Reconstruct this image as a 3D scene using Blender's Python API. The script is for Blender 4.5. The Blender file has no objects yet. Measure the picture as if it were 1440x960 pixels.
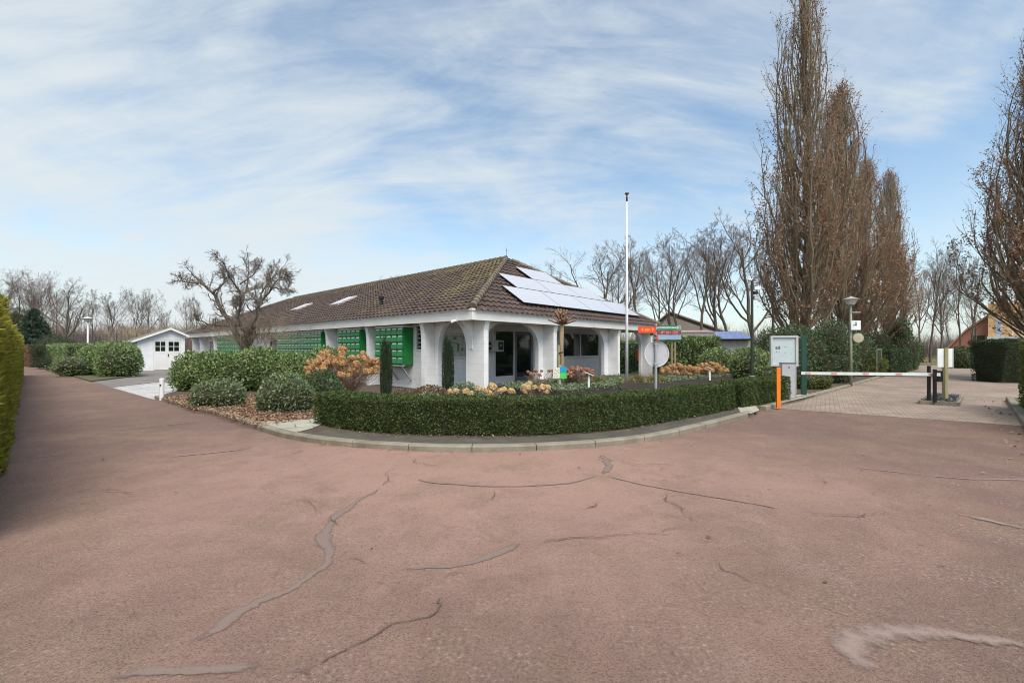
import bpy, bmesh, math, random
import numpy as np

# ------------------------------------------------------------------ camera, sky, sun, exposure
scene = bpy.context.scene
col = scene.collection
F, CX, HOR, CAMH = 615.0, 720.0, 489.0, 1.6      # focal length / principal point of the 1440 px photograph, camera height

cam_data = bpy.data.cameras.new('camera')
cam = bpy.data.objects.new('camera', cam_data); col.objects.link(cam)
cam.location = (0, 0, CAMH); cam.rotation_euler = (math.radians(90), 0, 0)
cam_data.sensor_width = 36.0; cam_data.lens = F / 1440 * 36
cam_data.shift_y = 9 / 1440
cam_data.clip_start = 0.05; cam_data.clip_end = 3000
scene.camera = cam

SUN = np.array([0.17, -0.50, 0.85]); SUN = SUN / np.linalg.norm(SUN)
SUN_EL = math.asin(SUN[2]); SUN_AZ = math.atan2(SUN[0], SUN[1])
world = bpy.data.worlds.new('World'); scene.world = world; world.use_nodes = True
nt = world.node_tree; nt.nodes.clear()
def N(tree, kind, **kw):
    n = tree.nodes.new(kind)
    for k, v in kw.items():
        if k in ('ins',):
            for a, b in v.items(): n.inputs[a].default_value = b
        else: setattr(n, k, v)
    return n
out = N(nt, 'ShaderNodeOutputWorld'); bg = N(nt, 'ShaderNodeBackground')
sky = N(nt, 'ShaderNodeTexSky', sky_type='NISHITA', sun_disc=False)
sky.sun_elevation = SUN_EL; sky.sun_rotation = SUN_AZ
sky.altitude = 0; sky.air_density = 1.0; sky.dust_density = 1.2; sky.ozone_density = 1.6
SKY_STRENGTH = 0.096
bg.inputs['Strength'].default_value = SKY_STRENGTH
tc = N(nt, 'ShaderNodeTexCoord'); sep = N(nt, 'ShaderNodeSeparateXYZ')
nt.links.new(tc.outputs['Generated'], sep.inputs[0])
def wmath(op, a, b=None, c=None, clamp=False):
    n = N(nt, 'ShaderNodeMath', operation=op, use_clamp=clamp)
    for i, v in enumerate((a, b, c)):
        if v is None: continue
        if isinstance(v, (int, float)): n.inputs[i].default_value = v
        else: nt.links.new(v, n.inputs[i])
    return n.outputs[0]
zc = wmath('MAXIMUM', sep.outputs[2], 0.0)
den = wmath('ADD', zc, 0.42)
cx_ = wmath('DIVIDE', sep.outputs[0], den); cy_ = wmath('DIVIDE', sep.outputs[1], den)
cmb = N(nt, 'ShaderNodeCombineXYZ'); nt.links.new(cx_, cmb.inputs[0]); nt.links.new(cy_, cmb.inputs[1])
def wmap(rz, sc, loc):
    m = N(nt, 'ShaderNodeMapping'); m.inputs['Rotation'].default_value = (0, 0, math.radians(rz)); m.inputs['Scale'].default_value = sc; m.inputs['Location'].default_value = loc
    nt.links.new(cmb.outputs[0], m.inputs[0]); return m.outputs[0]
def wnoise(vec, scale, det, rough, dist):
    n = N(nt, 'ShaderNodeTexNoise', ins={'Scale': scale, 'Detail': det, 'Roughness': rough, 'Distortion': dist}); nt.links.new(vec, n.inputs['Vector']); return n.outputs[0]
def wrange(x, a, b, lo, hi):
    r = N(nt, 'ShaderNodeMapRange', interpolation_type='SMOOTHSTEP', ins={'From Min': a, 'From Max': b, 'To Min': lo, 'To Max': hi}); nt.links.new(x, r.inputs[0]); return r.outputs[0]
banks = wnoise(wmap(-40, (0.9, 1.3, 1), (5.3, 1.9, 0)), 1.35, 8.0, 0.55, 0.9)
streak = wnoise(wmap(34, (0.8, 2.6, 1), (1.2, 4.0, 0)), 1.9, 9.0, 0.62, 1.1)
fine = wnoise(wmap(52, (1.0, 5.0, 1), (7.2, 2.0, 0)), 3.0, 9.0, 0.65, 0.8)
west = wmath('MULTIPLY_ADD', sep.outputs[0], -0.24, -0.01)
dens = wmath('ADD', wmath('ADD', wmath('MULTIPLY_ADD', streak, 0.55, wmath('MULTIPLY', banks, 0.95)), wmath('MULTIPLY', fine, 0.30)), west)
mid = wrange(dens, 0.70, 1.20, 0.06, 0.92)
hz = wrange(zc, 0.0, 0.36, 0.50, 0.0)
cl = wmath('SUBTRACT', 1.0, wmath('MULTIPLY', wmath('SUBTRACT', 1.0, mid), wmath('SUBTRACT', 1.0, hz)))
mixc = N(nt, 'ShaderNodeMix', data_type='RGBA')
nt.links.new(cl, mixc.inputs['Factor'])
tint = N(nt, 'ShaderNodeMix', data_type='RGBA', blend_type='MULTIPLY'); tint.inputs['Factor'].default_value = 1.0
nt.links.new(sky.outputs[0], tint.inputs['A']); tint.inputs['B'].default_value = (1.08, 1.14, 1.06, 1)
nt.links.new(tint.outputs['Result'], mixc.inputs['A'])
CLOUD = 4.2
mixc.inputs['B'].default_value = (0.93 * CLOUD, 1.0 * CLOUD, 1.03 * CLOUD, 1)
nt.links.new(mixc.outputs['Result'], bg.inputs['Color']); nt.links.new(bg.outputs[0], out.inputs[0])

sl = bpy.data.lights.new('sun', 'SUN'); sun = bpy.data.objects.new('sun', sl); col.objects.link(sun)
sl.energy = 2.1; sl.angle = math.radians(42); sl.color = (1.0, 0.95, 0.88)
from mathutils import Vector, Matrix
sun.rotation_euler = Vector(-SUN).to_track_quat('-Z', 'Y').to_euler(); sun.location = (-20, -40, 40)

scene.view_settings.view_transform = 'Standard'; scene.view_settings.look = 'None'
scene.view_settings.exposure = 1.05; scene.view_settings.gamma = 1.0; scene.view_settings.use_curve_mapping = False
scene.render.engine = 'CYCLES'
cy = scene.cycles
cy.use_denoising = True; cy.max_bounces = 6; cy.diffuse_bounces = 3; cy.glossy_bounces = 3; cy.transmission_bounces = 4; cy.transparent_max_bounces = 12
cy.pixel_filter_type = 'BLACKMAN_HARRIS'; cy.filter_width = 1.05
cy.caustics_reflective = False; cy.caustics_refractive = False

# ------------------------------------------------------------------ helpers
def G(px, py, z=0.0):
    d = (CAMH - z) * F / (py - HOR)
    return np.array([(px - CX) / F * d, d, z])
def Wd(px, py, d):
    return np.array([(px - CX) / F * d, d, CAMH - (py - HOR) / F * d])
def rot2(v, a):
    c, s = math.cos(a), math.sin(a); return np.array([v[0] * c - v[1] * s, v[0] * s + v[1] * c])

def mesh_np(name, V, Fc, mats, mi=None, smooth=False):
    V = np.asarray(V, np.float32); Fc = np.asarray(Fc, np.int32)
    me = bpy.data.meshes.new(name); k = Fc.shape[1]; nf = len(Fc)
    me.vertices.add(len(V)); me.vertices.foreach_set('co', V.ravel())
    me.loops.add(nf * k); me.loops.foreach_set('vertex_index', Fc.ravel())
    me.polygons.add(nf); me.polygons.foreach_set('loop_start', np.arange(0, nf * k, k, dtype=np.int32))
    me.polygons.foreach_set('loop_total', np.full(nf, k, np.int32))
    for m in mats: me.materials.append(m)
    if mi is not None: me.polygons.foreach_set('material_index', np.asarray(mi, np.int32))
    me.polygons.foreach_set('use_smooth', np.full(nf, smooth, bool))
    me.update(calc_edges=True)
    return me
def link(name, me, parent=None, loc=None, rotz=0.0):
    o = bpy.data.objects.new(name, me); col.objects.link(o)
    if parent is not None: o.parent = parent
    if loc is not None: o.location = tuple(float(x) for x in loc)
    if rotz: o.rotation_euler = (0, 0, rotz)
    return o
def tag(o, label=None, cat=None, group=None, kind=None):
    if label: o['label'] = label
    if cat: o['category'] = cat
    if group: o['group'] = group
    if kind: o['kind'] = kind
    return o
def thing(name, label, cat, loc=(0, 0, 0), rotz=0.0, group=None):
    o = link(name, None, None, loc, rotz); o.empty_display_size = 0.2
    return tag(o, label, cat, group)
def dup(root, loc, rotz=None, scale=None, label=None):
    r = root.copy(); col.objects.link(r); r.location = tuple(float(x) for x in loc)
    if rotz is not None: r.rotation_euler = (0, 0, rotz)
    if scale is not None: r.scale = (scale, scale, scale) if isinstance(scale, (int, float)) else scale
    if label: r['label'] = label
    for ch in list(root.children):
        c = ch.copy(); col.objects.link(c); c.parent = r
        for g in list(ch.children):
            d = g.copy(); col.objects.link(d); d.parent = c
    return r

class MB:
    def __init__(s): s.V = []; s.F = []; s.M = []
    def add(s, V, Fc, m=0):
        b = len(s.V); s.V += [tuple(float(c) for c in v) for v in V]; s.F += [tuple(b + i for i in f) for f in Fc]; s.M += [m] * len(Fc); return s
    def box(s, lo, hi, m=0):
        x0, y0, z0 = lo; x1, y1, z1 = hi
        return s.add([(x0,y0,z0),(x1,y0,z0),(x1,y1,z0),(x0,y1,z0),(x0,y0,z1),(x1,y0,z1),(x1,y1,z1),(x0,y1,z1)],
                     [(0,3,2,1),(4,5,6,7),(0,1,5,4),(1,2,6,5),(2,3,7,6),(3,0,4,7)], m)
    def bar(s, a, b, w, h, m=0, up=(0, 0, 1)):
        a, b = Vector(a), Vector(b); t = (b - a).normalized(); u = Vector(up)
        if abs(t.dot(u)) > 0.95: u = Vector((0, 1, 0))
        sd = t.cross(u).normalized() * (w / 2); un = sd.cross(t).normalized() * (h / 2)
        P = [a - sd - un, a + sd - un, a + sd + un, a - sd + un, b - sd - un, b + sd - un, b + sd + un, b - sd + un]
        return s.add(P, [(0,3,2,1),(4,5,6,7),(0,1,5,4),(1,2,6,5),(2,3,7,6),(3,0,4,7)], m)
    def prism(s, poly, off, m=0):
        n = len(poly); off = np.asarray(off, float); A = [np.asarray(p, float) for p in poly]; B = [p + off for p in A]
        return s.add(A + B, [tuple(range(n))[::-1], tuple(range(n, 2 * n))] + [(i, (i + 1) % n, n + (i + 1) % n, n + i) for i in range(n)], m)
    def tube(s, pts, r, sides=8, m=0, cap=True):
        pts = [Vector(p) for p in pts]; n = len(pts); rr = r if hasattr(r, '__len__') else [r] * n
        V = []; ref = None
        for i, p in enumerate(pts):
            t = (pts[min(i + 1, n - 1)] - pts[max(i - 1, 0)]).normalized()
            if ref is None: ref = Vector((0, 0, 1)) if abs(t.z) < 0.9 else Vector((1, 0, 0))
            nn = (ref - t * ref.dot(t)).normalized(); bb = t.cross(nn); ref = nn
            for k in range(sides):
                a = 2 * math.pi * k / sides; V.append(p + (nn * math.cos(a) + bb * math.sin(a)) * rr[i])
        Fc = [(i * sides + k, i * sides + (k + 1) % sides, (i + 1) * sides + (k + 1) % sides, (i + 1) * sides + k) for i in range(n - 1) for k in range(sides)]
        if cap: Fc += [tuple(range(sides))[::-1], tuple(range((n - 1) * sides, n * sides))]
        return s.add(V, Fc, m)
    def lathe(s, prof, c=(0, 0, 0), sides=20, m=0):
        V = [(c[0] + r * math.cos(2 * math.pi * k / sides), c[1] + r * math.sin(2 * math.pi * k / sides), c[2] + z) for r, z in prof for k in range(sides)]
        n = len(prof)
        Fc = [(i * sides + k, i * sides + (k + 1) % sides, (i + 1) * sides + (k + 1) % sides, (i + 1) * sides + k) for i in range(n - 1) for k in range(sides)]
        Fc += [tuple(range(sides))[::-1], tuple(range((n - 1) * sides, n * sides))]
        return s.add(V, Fc, m)
    def mesh(s, name, mats, smooth=False):
        me = bpy.data.meshes.new(name); me.from_pydata(s.V, [], s.F)
        for m in (mats if isinstance(mats, (list, tuple)) else [mats]): me.materials.append(m)
        me.polygons.foreach_set('material_index', s.M)
        if smooth: me.polygons.foreach_set('use_smooth', [True] * len(s.F))
        me.update(); return me
    def build(s, name, mats, parent=None, loc=None, rotz=0.0, smooth=False):
        return link(name, s.mesh(name, mats, smooth), parent, loc, rotz)

# ------------------------------------------------------------------ materials
MATS = {}
def _base(name):
    m = bpy.data.materials.new(name); m.use_nodes = True; t = m.node_tree
    return m, t, t.nodes['Principled BSDF']
def mat(name, c, rough=0.6, c2=None, scale=3.0, detail=5.0, bump=0.0, bscale=30.0, metal=0.0, spec=0.5, stretch=(1, 1, 1), contrast=(0.35, 0.65), coat=0.0):
    if name in MATS: return MATS[name]
    m, t, b = _base(name)
    b.inputs['Roughness'].default_value = rough; b.inputs['Metallic'].default_value = metal; b.inputs['Specular IOR Level'].default_value = spec
    b.inputs['Coat Weight'].default_value = coat
    c2 = c2 or tuple(x * 0.82 for x in c)
    co = N(t, 'ShaderNodeTexCoord'); mp = N(t, 'ShaderNodeMapping'); mp.inputs['Scale'].default_value = stretch
    t.links.new(co.outputs['Object'], mp.inputs[0])
    nz = N(t, 'ShaderNodeTexNoise', ins={'Scale': scale, 'Detail': detail, 'Roughness': 0.6}); t.links.new(mp.outputs[0], nz.inputs['Vector'])
    rp = N(t, 'ShaderNodeMapRange', ins={'From Min': contrast[0], 'From Max': contrast[1]}); t.links.new(nz.outputs[0], rp.inputs[0])
    mx = N(t, 'ShaderNodeMix', data_type='RGBA'); mx.inputs['A'].default_value = (*c, 1); mx.inputs['B'].default_value = (*c2, 1)
    t.links.new(rp.outputs[0], mx.inputs['Factor']); t.links.new(mx.outputs['Result'], b.inputs['Base Color'])
    if bump:
        nb = N(t, 'ShaderNodeTexNoise', ins={'Scale': bscale, 'Detail': 4.0}); t.links.new(mp.outputs[0], nb.inputs['Vector'])
        bp = N(t, 'ShaderNodeBump', ins={'Strength': bump, 'Distance': 0.02}); t.links.new(nb.outputs[0], bp.inputs['Height']); t.links.new(bp.outputs[0], b.inputs['Normal'])
    MATS[name] = m; return m
def leafmat(name, cols, rough=0.5, trans=0.25, spec=0.4):
    if name in MATS: return MATS[name]
    m, t, b = _base(name)
    ge = N(t, 'ShaderNodeNewGeometry'); rp = N(t, 'ShaderNodeValToRGB')
    el = rp.color_ramp.elements
    for i in range(len(cols) - 2): el.new(0.5)
    for i, c in enumerate(cols): el[i].position = i / (len(cols) - 1); el[i].color = (*c, 1)
    t.links.new(ge.outputs['Random Per Island'], rp.inputs[0])
    b.inputs['Roughness'].default_value = rough; b.inputs['Specular IOR Level'].default_value = spec
    t.links.new(rp.outputs[0], b.inputs['Base Color'])
    if trans:
        tr = N(t, 'ShaderNodeBsdfTranslucent'); t.links.new(rp.outputs[0], tr.inputs[0])
        mx = N(t, 'ShaderNodeMixShader'); mx.inputs[0].default_value = trans
        t.links.new(b.outputs[0], mx.inputs[1]); t.links.new(tr.outputs[0], mx.inputs[2])
        t.links.new(mx.outputs[0], t.nodes['Material Output'].inputs[0])
    MATS[name] = m; return m
def boardmat(name, c, axis, pitch, groove=0.035, strength=0.6, c2=None):
    """painted boards: bump relief along one object axis, joint shade tinted into the grooves"""
    m, t, b = _base(name)
    co = N(t, 'ShaderNodeTexCoord'); sp = N(t, 'ShaderNodeSeparateXYZ'); t.links.new(co.outputs['Object'], sp.inputs[0])
    def mt(op, a, bb=None):
        n = N(t, 'ShaderNodeMath', operation=op)
        for i, v in enumerate((a, bb)):
            if v is None: continue
            if isinstance(v, (int, float)): n.inputs[i].default_value = v
            else: t.links.new(v, n.inputs[i])
        return n.outputs[0]
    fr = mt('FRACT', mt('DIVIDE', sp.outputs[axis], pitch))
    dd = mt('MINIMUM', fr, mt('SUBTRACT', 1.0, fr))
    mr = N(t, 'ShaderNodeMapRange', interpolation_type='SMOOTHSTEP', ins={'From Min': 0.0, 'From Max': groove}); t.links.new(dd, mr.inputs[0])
    nz = N(t, 'ShaderNodeTexNoise', ins={'Scale': 2.5, 'Detail': 6.0, 'Roughness': 0.65}); t.links.new(co.outputs['Object'], nz.inputs['Vector'])
    mx = N(t, 'ShaderNodeMix', data_type='RGBA'); mx.inputs['A'].default_value = (*c, 1); mx.inputs['B'].default_value = (*(c2 or tuple(x * 0.84 for x in c)), 1)
    rp = N(t, 'ShaderNodeMapRange', ins={'From Min': 0.4, 'From Max': 0.75}); t.links.new(nz.outputs[0], rp.inputs[0]); t.links.new(rp.outputs[0], mx.inputs['Factor'])
    mg = N(t, 'ShaderNodeMix', data_type='RGBA'); mg.inputs['A'].default_value = (0.62, 0.60, 0.57, 1); t.links.new(mx.outputs['Result'], mg.inputs['B']); t.links.new(mr.outputs[0], mg.inputs['Factor'])  # joint lines darkened in the base colour, standing in for recess shade
    t.links.new(mg.outputs['Result'], b.inputs['Base Color'])
    bp = N(t, 'ShaderNodeBump', ins={'Strength': strength, 'Distance': 0.015}); t.links.new(mr.outputs[0], bp.inputs['Height']); t.links.new(bp.outputs[0], b.inputs['Normal'])
    b.inputs['Roughness'].default_value = 0.55
    MATS[name] = m; return m

def asphalt(name):
    m, t, b = _base(name)
    co = N(t, 'ShaderNodeTexCoord')
    def nz(scale, det=5.0, rough=0.6, dist=0.0, stretch=None, rz=0):
        n = N(t, 'ShaderNodeTexNoise', ins={'Scale': scale, 'Detail': det, 'Roughness': rough, 'Distortion': dist})
        if stretch:
            mp = N(t, 'ShaderNodeMapping'); mp.inputs['Scale'].default_value = stretch; mp.inputs['Rotation'].default_value = (0, 0, rz)
            t.links.new(co.outputs['Object'], mp.inputs[0]); t.links.new(mp.outputs[0], n.inputs['Vector'])
        else: t.links.new(co.outputs['Object'], n.inputs['Vector'])
        return n.outputs[0]
    def rng(x, a, bb, lo=0, hi=1):
        r = N(t, 'ShaderNodeMapRange', interpolation_type='SMOOTHSTEP', ins={'From Min': a, 'From Max': bb, 'To Min': lo, 'To Max': hi}); t.links.new(x, r.inputs[0]); return r.outputs[0]
    def mix(fac, a, bb, mode='MIX'):
        x = N(t, 'ShaderNodeMix', data_type='RGBA', blend_type=mode)
        if isinstance(fac, float): x.inputs['Factor'].default_value = fac
        else: t.links.new(fac, x.inputs['Factor'])
        for k, v in (('A', a), ('B', bb)):
            if isinstance(v, tuple): x.inputs[k].default_value = (*v, 1)
            else: t.links.new(v, x.inputs[k])
        return x.outputs['Result']
    # palest round the middle of the crossing, darker and more speckled outwards
    sp = N(t, 'ShaderNodeSeparateXYZ'); t.links.new(co.outputs['Object'], sp.inputs[0])
    def ma(op, a, bb=None, cc=None):
        n = N(t, 'ShaderNodeMath', operation=op)
        for i, v in enumerate((a, bb, cc)):
            if v is None: continue
            if isinstance(v, (int, float)): n.inputs[i].default_value = v
            else: t.links.new(v, n.inputs[i])
        return n.outputs[0]
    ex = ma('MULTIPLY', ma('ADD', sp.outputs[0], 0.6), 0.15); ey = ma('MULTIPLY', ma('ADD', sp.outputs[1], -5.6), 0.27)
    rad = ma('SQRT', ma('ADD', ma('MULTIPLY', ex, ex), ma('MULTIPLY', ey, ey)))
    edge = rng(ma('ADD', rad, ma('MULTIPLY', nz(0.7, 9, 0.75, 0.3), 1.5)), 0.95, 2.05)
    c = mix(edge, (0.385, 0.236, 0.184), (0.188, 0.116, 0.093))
    c = mix(rng(nz(0.8, 10, 0.8, 0.3), 0.46, 0.66, 0, 0.75), c, (0.225, 0.150, 0.098))
    c = mix(rng(nz(0.38, 8, 0.7, 0.5, (1, 1.6, 1), 0.4), 0.50, 0.66, 0, 0.5), c, (0.315, 0.212, 0.140))
    c = mix(rng(nz(2.6, 9, 0.85, 0.3), 0.54, 0.72, 0, 0.55), c, (0.150, 0.098, 0.080))
    c = mix(rng(nz(0.55, 10, 0.82, 0.2, (2.0, 0.8, 1), -0.75), 0.52, 0.76, 0, 0.35), c, (0.43, 0.315, 0.26))
    g0 = nz(17, 6, 0.8); grit = nz(80, 3, 0.75); grit2 = nz(40, 5, 0.85)
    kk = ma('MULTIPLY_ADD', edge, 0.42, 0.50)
    c = mix(ma('MULTIPLY', rng(g0, 0.50, 0.70), ma('MULTIPLY', kk, 0.85)), c, (0.135, 0.082, 0.066))
    c = mix(ma('MULTIPLY', rng(grit, 0.48, 0.60), kk), c, (0.095, 0.058, 0.050))
    c = mix(ma('MULTIPLY', ma('MULTIPLY', rng(grit2, 0.53, 0.64), rng(nz(1.7, 6, 0.7), 0.40, 0.62, 0.15, 1.0)), ma('MULTIPLY', kk, 0.85)), c, (0.56, 0.44, 0.37))
    t.links.new(c, b.inputs['Base Color'])
    hb = N(t, 'ShaderNodeMath', operation='ADD'); t.links.new(grit, hb.inputs[0]); t.links.new(grit2, hb.inputs[1])
    bp = N(t, 'ShaderNodeBump', ins={'Strength': 0.7, 'Distance': 0.016}); t.links.new(hb.outputs[0], bp.inputs['Height']); t.links.new(bp.outputs[0], b.inputs['Normal'])
    b.inputs['Roughness'].default_value = 0.85; b.inputs['Specular IOR Level'].default_value = 0.3
    MATS[name] = m; return m

def pavers(name, c1, c2, mortar, w, h, rotz, loc=(0, 0, 0), msize=0.012, bump=0.5, var=0.0):
    m, t, b = _base(name)
    co = N(t, 'ShaderNodeTexCoord'); mp = N(t, 'ShaderNodeMapping'); mp.inputs['Rotation'].default_value = (0, 0, rotz); mp.inputs['Location'].default_value = loc
    t.links.new(co.outputs['Object'], mp.inputs[0])
    br = N(t, 'ShaderNodeTexBrick', ins={'Color1': (*c1, 1), 'Color2': (*c2, 1), 'Mortar': (*mortar, 1), 'Scale': 1.0, 'Mortar Size': msize, 'Mortar Smooth': 0.3, 'Brick Width': w, 'Row Height': h, 'Bias': 0.0})
    t.links.new(mp.outputs[0], br.inputs['Vector'])
    nz = N(t, 'ShaderNodeTexNoise', ins={'Scale': 0.7, 'Detail': 7.0, 'Roughness': 0.65}); t.links.new(co.outputs['Object'], nz.inputs['Vector'])
    rp = N(t, 'ShaderNodeMapRange', ins={'From Min': 0.3, 'From Max': 0.7, 'To Min': 0.72, 'To Max': 1.18}); t.links.new(nz.outputs[0], rp.inputs[0])
    mx = N(t, 'ShaderNodeMix', data_type='RGBA', blend_type='MULTIPLY'); mx.inputs['Factor'].default_value = 1.0
    t.links.new(br.outputs['Color'], mx.inputs['A']); t.links.new(rp.outputs[0], mx.inputs['B'])
    t.links.new(mx.outputs['Result'], b.inputs['Base Color'])
    bp = N(t, 'ShaderNodeBump', ins={'Strength': bump, 'Distance': 0.008}); bp.invert = True
    t.links.new(br.outputs['Fac'], bp.inputs['Height']); t.links.new(bp.outputs[0], b.inputs['Normal'])
    b.inputs['Roughness'].default_value = 0.85; b.inputs['Specular IOR Level'].default_value = 0.3
    MATS[name] = m; return m

def tilemat(name, c1, c2, moss=0.0):
    """concrete roof tiles; a colour per tile stored on the faces, moss and lichen by noise"""
    m, t, b = _base(name)
    at = N(t, 'ShaderNodeAttribute', attribute_name='tile'); co = N(t, 'ShaderNodeTexCoord')
    mx = N(t, 'ShaderNodeMix', data_type='RGBA'); mx.inputs['A'].default_value = (*c1, 1); mx.inputs['B'].default_value = (*c2, 1); t.links.new(at.outputs['Fac'], mx.inputs['Factor'])
    nz = N(t, 'ShaderNodeTexNoise', ins={'Scale': 0.8, 'Detail': 8.0, 'Roughness': 0.75}); t.links.new(co.outputs['Object'], nz.inputs['Vector'])
    mo = N(t, 'ShaderNodeAttribute', attribute_name='moss')
    ad = N(t, 'ShaderNodeMath', operation='ADD'); t.links.new(nz.outputs[0], ad.inputs[0]); t.links.new(mo.outputs['Fac'], ad.inputs[1])
    rp = N(t, 'ShaderNodeMapRange', interpolation_type='SMOOTHSTEP', ins={'From Min': 0.56, 'From Max': 0.82, 'To Max': 0.85}); t.links.new(ad.outputs[0], rp.inputs[0])
    m2 = N(t, 'ShaderNodeMix', data_type='RGBA'); t.links.new(mx.outputs['Result'], m2.inputs['A']); m2.inputs['B'].default_value = (0.165, 0.135, 0.055, 1); t.links.new(rp.outputs[0], m2.inputs['Factor'])
    n2 = N(t, 'ShaderNodeTexNoise', ins={'Scale': 9.0, 'Detail': 5.0, 'Roughness': 0.7}); t.links.new(co.outputs['Object'], n2.inputs['Vector'])
    r2 = N(t, 'ShaderNodeMapRange', ins={'From Min': 0.62, 'From Max': 0.72, 'To Max': 0.5}); t.links.new(n2.outputs[0], r2.inputs[0])
    m3 = N(t, 'ShaderNodeMix', data_type='RGBA'); t.links.new(m2.outputs['Result'], m3.inputs['A']); m3.inputs['B'].default_value = (0.30, 0.27, 0.22, 1); t.links.new(r2.outputs[0], m3.inputs['Factor'])
    t.links.new(m3.outputs['Result'], b.inputs['Base Color']); b.inputs['Roughness'].default_value = 0.8; b.inputs['Specular IOR Level'].default_value = 0.3
    MATS[name] = m; return m
def glass(name, c=(0.012, 0.014, 0.014), rough=0.04):
    if name in MATS: return MATS[name]
    m, t, b = _base(name); b.inputs['Base Color'].default_value = (*c, 1); b.inputs['Roughness'].default_value = rough; b.inputs['Specular IOR Level'].default_value = 0.6
    MATS[name] = m; return m

white = mat('white_paint', (0.80, 0.79, 0.77), 0.5, (0.70, 0.68, 0.64), 1.5, 6)
fascia_m = mat('fascia_paint', (0.80, 0.78, 0.745), 0.5, (0.66, 0.63, 0.57), 1.2, 7, stretch=(1, 1, 4), contrast=(0.4, 0.8))
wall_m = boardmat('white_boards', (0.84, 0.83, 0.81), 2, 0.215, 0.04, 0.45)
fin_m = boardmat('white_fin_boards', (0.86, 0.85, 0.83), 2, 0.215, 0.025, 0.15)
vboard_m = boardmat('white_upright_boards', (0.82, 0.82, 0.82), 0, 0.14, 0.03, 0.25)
green_m = mat('mailbox_green', (0.014, 0.205, 0.048), 0.38, (0.012, 0.165, 0.040), 4)
label_m = mat('paper_label', (0.75, 0.78, 0.72), 0.6)
grey_frame = mat('grey_frame', (0.16, 0.165, 0.18), 0.4)
steel = mat('galvanised_steel', (0.45, 0.46, 0.47), 0.42, (0.36, 0.37, 0.38), 9, metal=0.35)
grey_paint = mat('light_grey_paint', (0.48, 0.48, 0.50), 0.42, (0.42, 0.42, 0.44), 4)
dark_metal = mat('dark_metal', (0.018, 0.016, 0.018), 0.4)
black_m = mat('black_plastic', (0.012, 0.012, 0.014), 0.45)
darkgreen = mat('dark_green_paint', (0.010, 0.075, 0.045), 0.35, (0.012, 0.06, 0.04))
orange_m = mat('orange_paint', (0.90, 0.235, 0.010), 0.4, (0.80, 0.20, 0.012), 4)
redsign = mat('red_orange_sign', (0.80, 0.060, 0.025), 0.45)
greensign = mat('green_sign', (0.005, 0.19, 0.085), 0.45)
purplesign = mat('plum_sign', (0.20, 0.055, 0.115), 0.45)
bluesign = mat('pale_blue_sign', (0.27, 0.40, 0.56), 0.45)
yellow_t = mat('yellow_lettering', (0.95, 0.47, 0.05), 0.5); orange_t = mat('salmon_lettering', (0.90, 0.27, 0.09), 0.5); white_t = mat('white_lettering', (0.82, 0.85, 0.82), 0.5)
redstripe = mat('faded_red_band', (0.62, 0.20, 0.19), 0.5, (0.70, 0.42, 0.40), 12)
soil_m = mat('dark_soil', (0.055, 0.040, 0.030), 0.95, (0.10, 0.070, 0.050), 6, 8, bump=0.8, bscale=40)
verge_m = mat('verge_earth', (0.11, 0.085, 0.05), 0.95, (0.07, 0.085, 0.03), 0.8, 8, bump=0.6, bscale=25)
ground_m = mat('far_ground', (0.10, 0.09, 0.05), 0.95, (0.06, 0.075, 0.03), 0.05, 8)
kerb_m = mat('kerb_concrete', (0.265, 0.235, 0.180), 0.85, (0.155, 0.135, 0.092), 2.2, 8, bump=0.5, bscale=60, contrast=(0.38, 0.68))
timber = mat('dark_timber', (0.045, 0.036, 0.028), 0.85, (0.075, 0.062, 0.05), 3, 7, stretch=(1, 1, 8), bump=0.4)
post_wood = mat('post_wood', (0.30, 0.23, 0.12), 0.8, (0.20, 0.16, 0.08), 5, stretch=(6, 6, 0.6), bump=0.3)
green_wood = mat('algae_wood', (0.25, 0.23, 0.10), 0.85, (0.36, 0.31, 0.18), 3, stretch=(5, 5, 0.6), bump=0.3)
strip_m = mat('old_asphalt_strip', (0.060, 0.052, 0.042), 0.9, (0.10, 0.088, 0.068), 3, 8, bump=0.6, bscale=90)
seal_m = mat('bitumen_seal', (0.165, 0.138, 0.122), 0.75, (0.215, 0.172, 0.152), 5, 8, bump=0.4, bscale=120)
seal_light = mat('pale_seal', (0.36, 0.29, 0.265), 0.8, (0.28, 0.22, 0.195), 6, 8, bump=0.4, bscale=120)
crack_m = mat('crack_dark', (0.060, 0.042, 0.036), 0.95, (0.11, 0.075, 0.062), 14)
bark = mat('bark', (0.150, 0.118, 0.086), 0.9, (0.085, 0.067, 0.050), 3.0, 8, stretch=(3, 3, 0.5), bump=0.6, bscale=14)
bark_green = mat('mossy_bark', (0.205, 0.168, 0.100), 0.9, (0.150, 0.115, 0.080), 1.5, 8, stretch=(3, 3, 0.6), bump=0.6, bscale=14)
twig = mat('twigs', (0.185, 0.145, 0.116), 0.9, (0.140, 0.108, 0.088), 1.0)
twig_red = mat('reddish_twigs', (0.195, 0.132, 0.108), 0.9, (0.150, 0.100, 0.082), 1.0)
twig_ochre = mat('ochre_twigs', (0.300, 0.232, 0.152), 0.9, (0.240, 0.180, 0.122), 1.0)
core_m = mat('hedge_twigs', (0.030, 0.034, 0.014), 0.95, (0.045, 0.034, 0.020), 6)
deadleaf = leafmat('dead_oak_leaves', [(0.20, 0.112, 0.070), (0.30, 0.180, 0.112), (0.40, 0.25, 0.155), (0.26, 0.140, 0.090)], 0.7, 0.3, 0.2)
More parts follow.
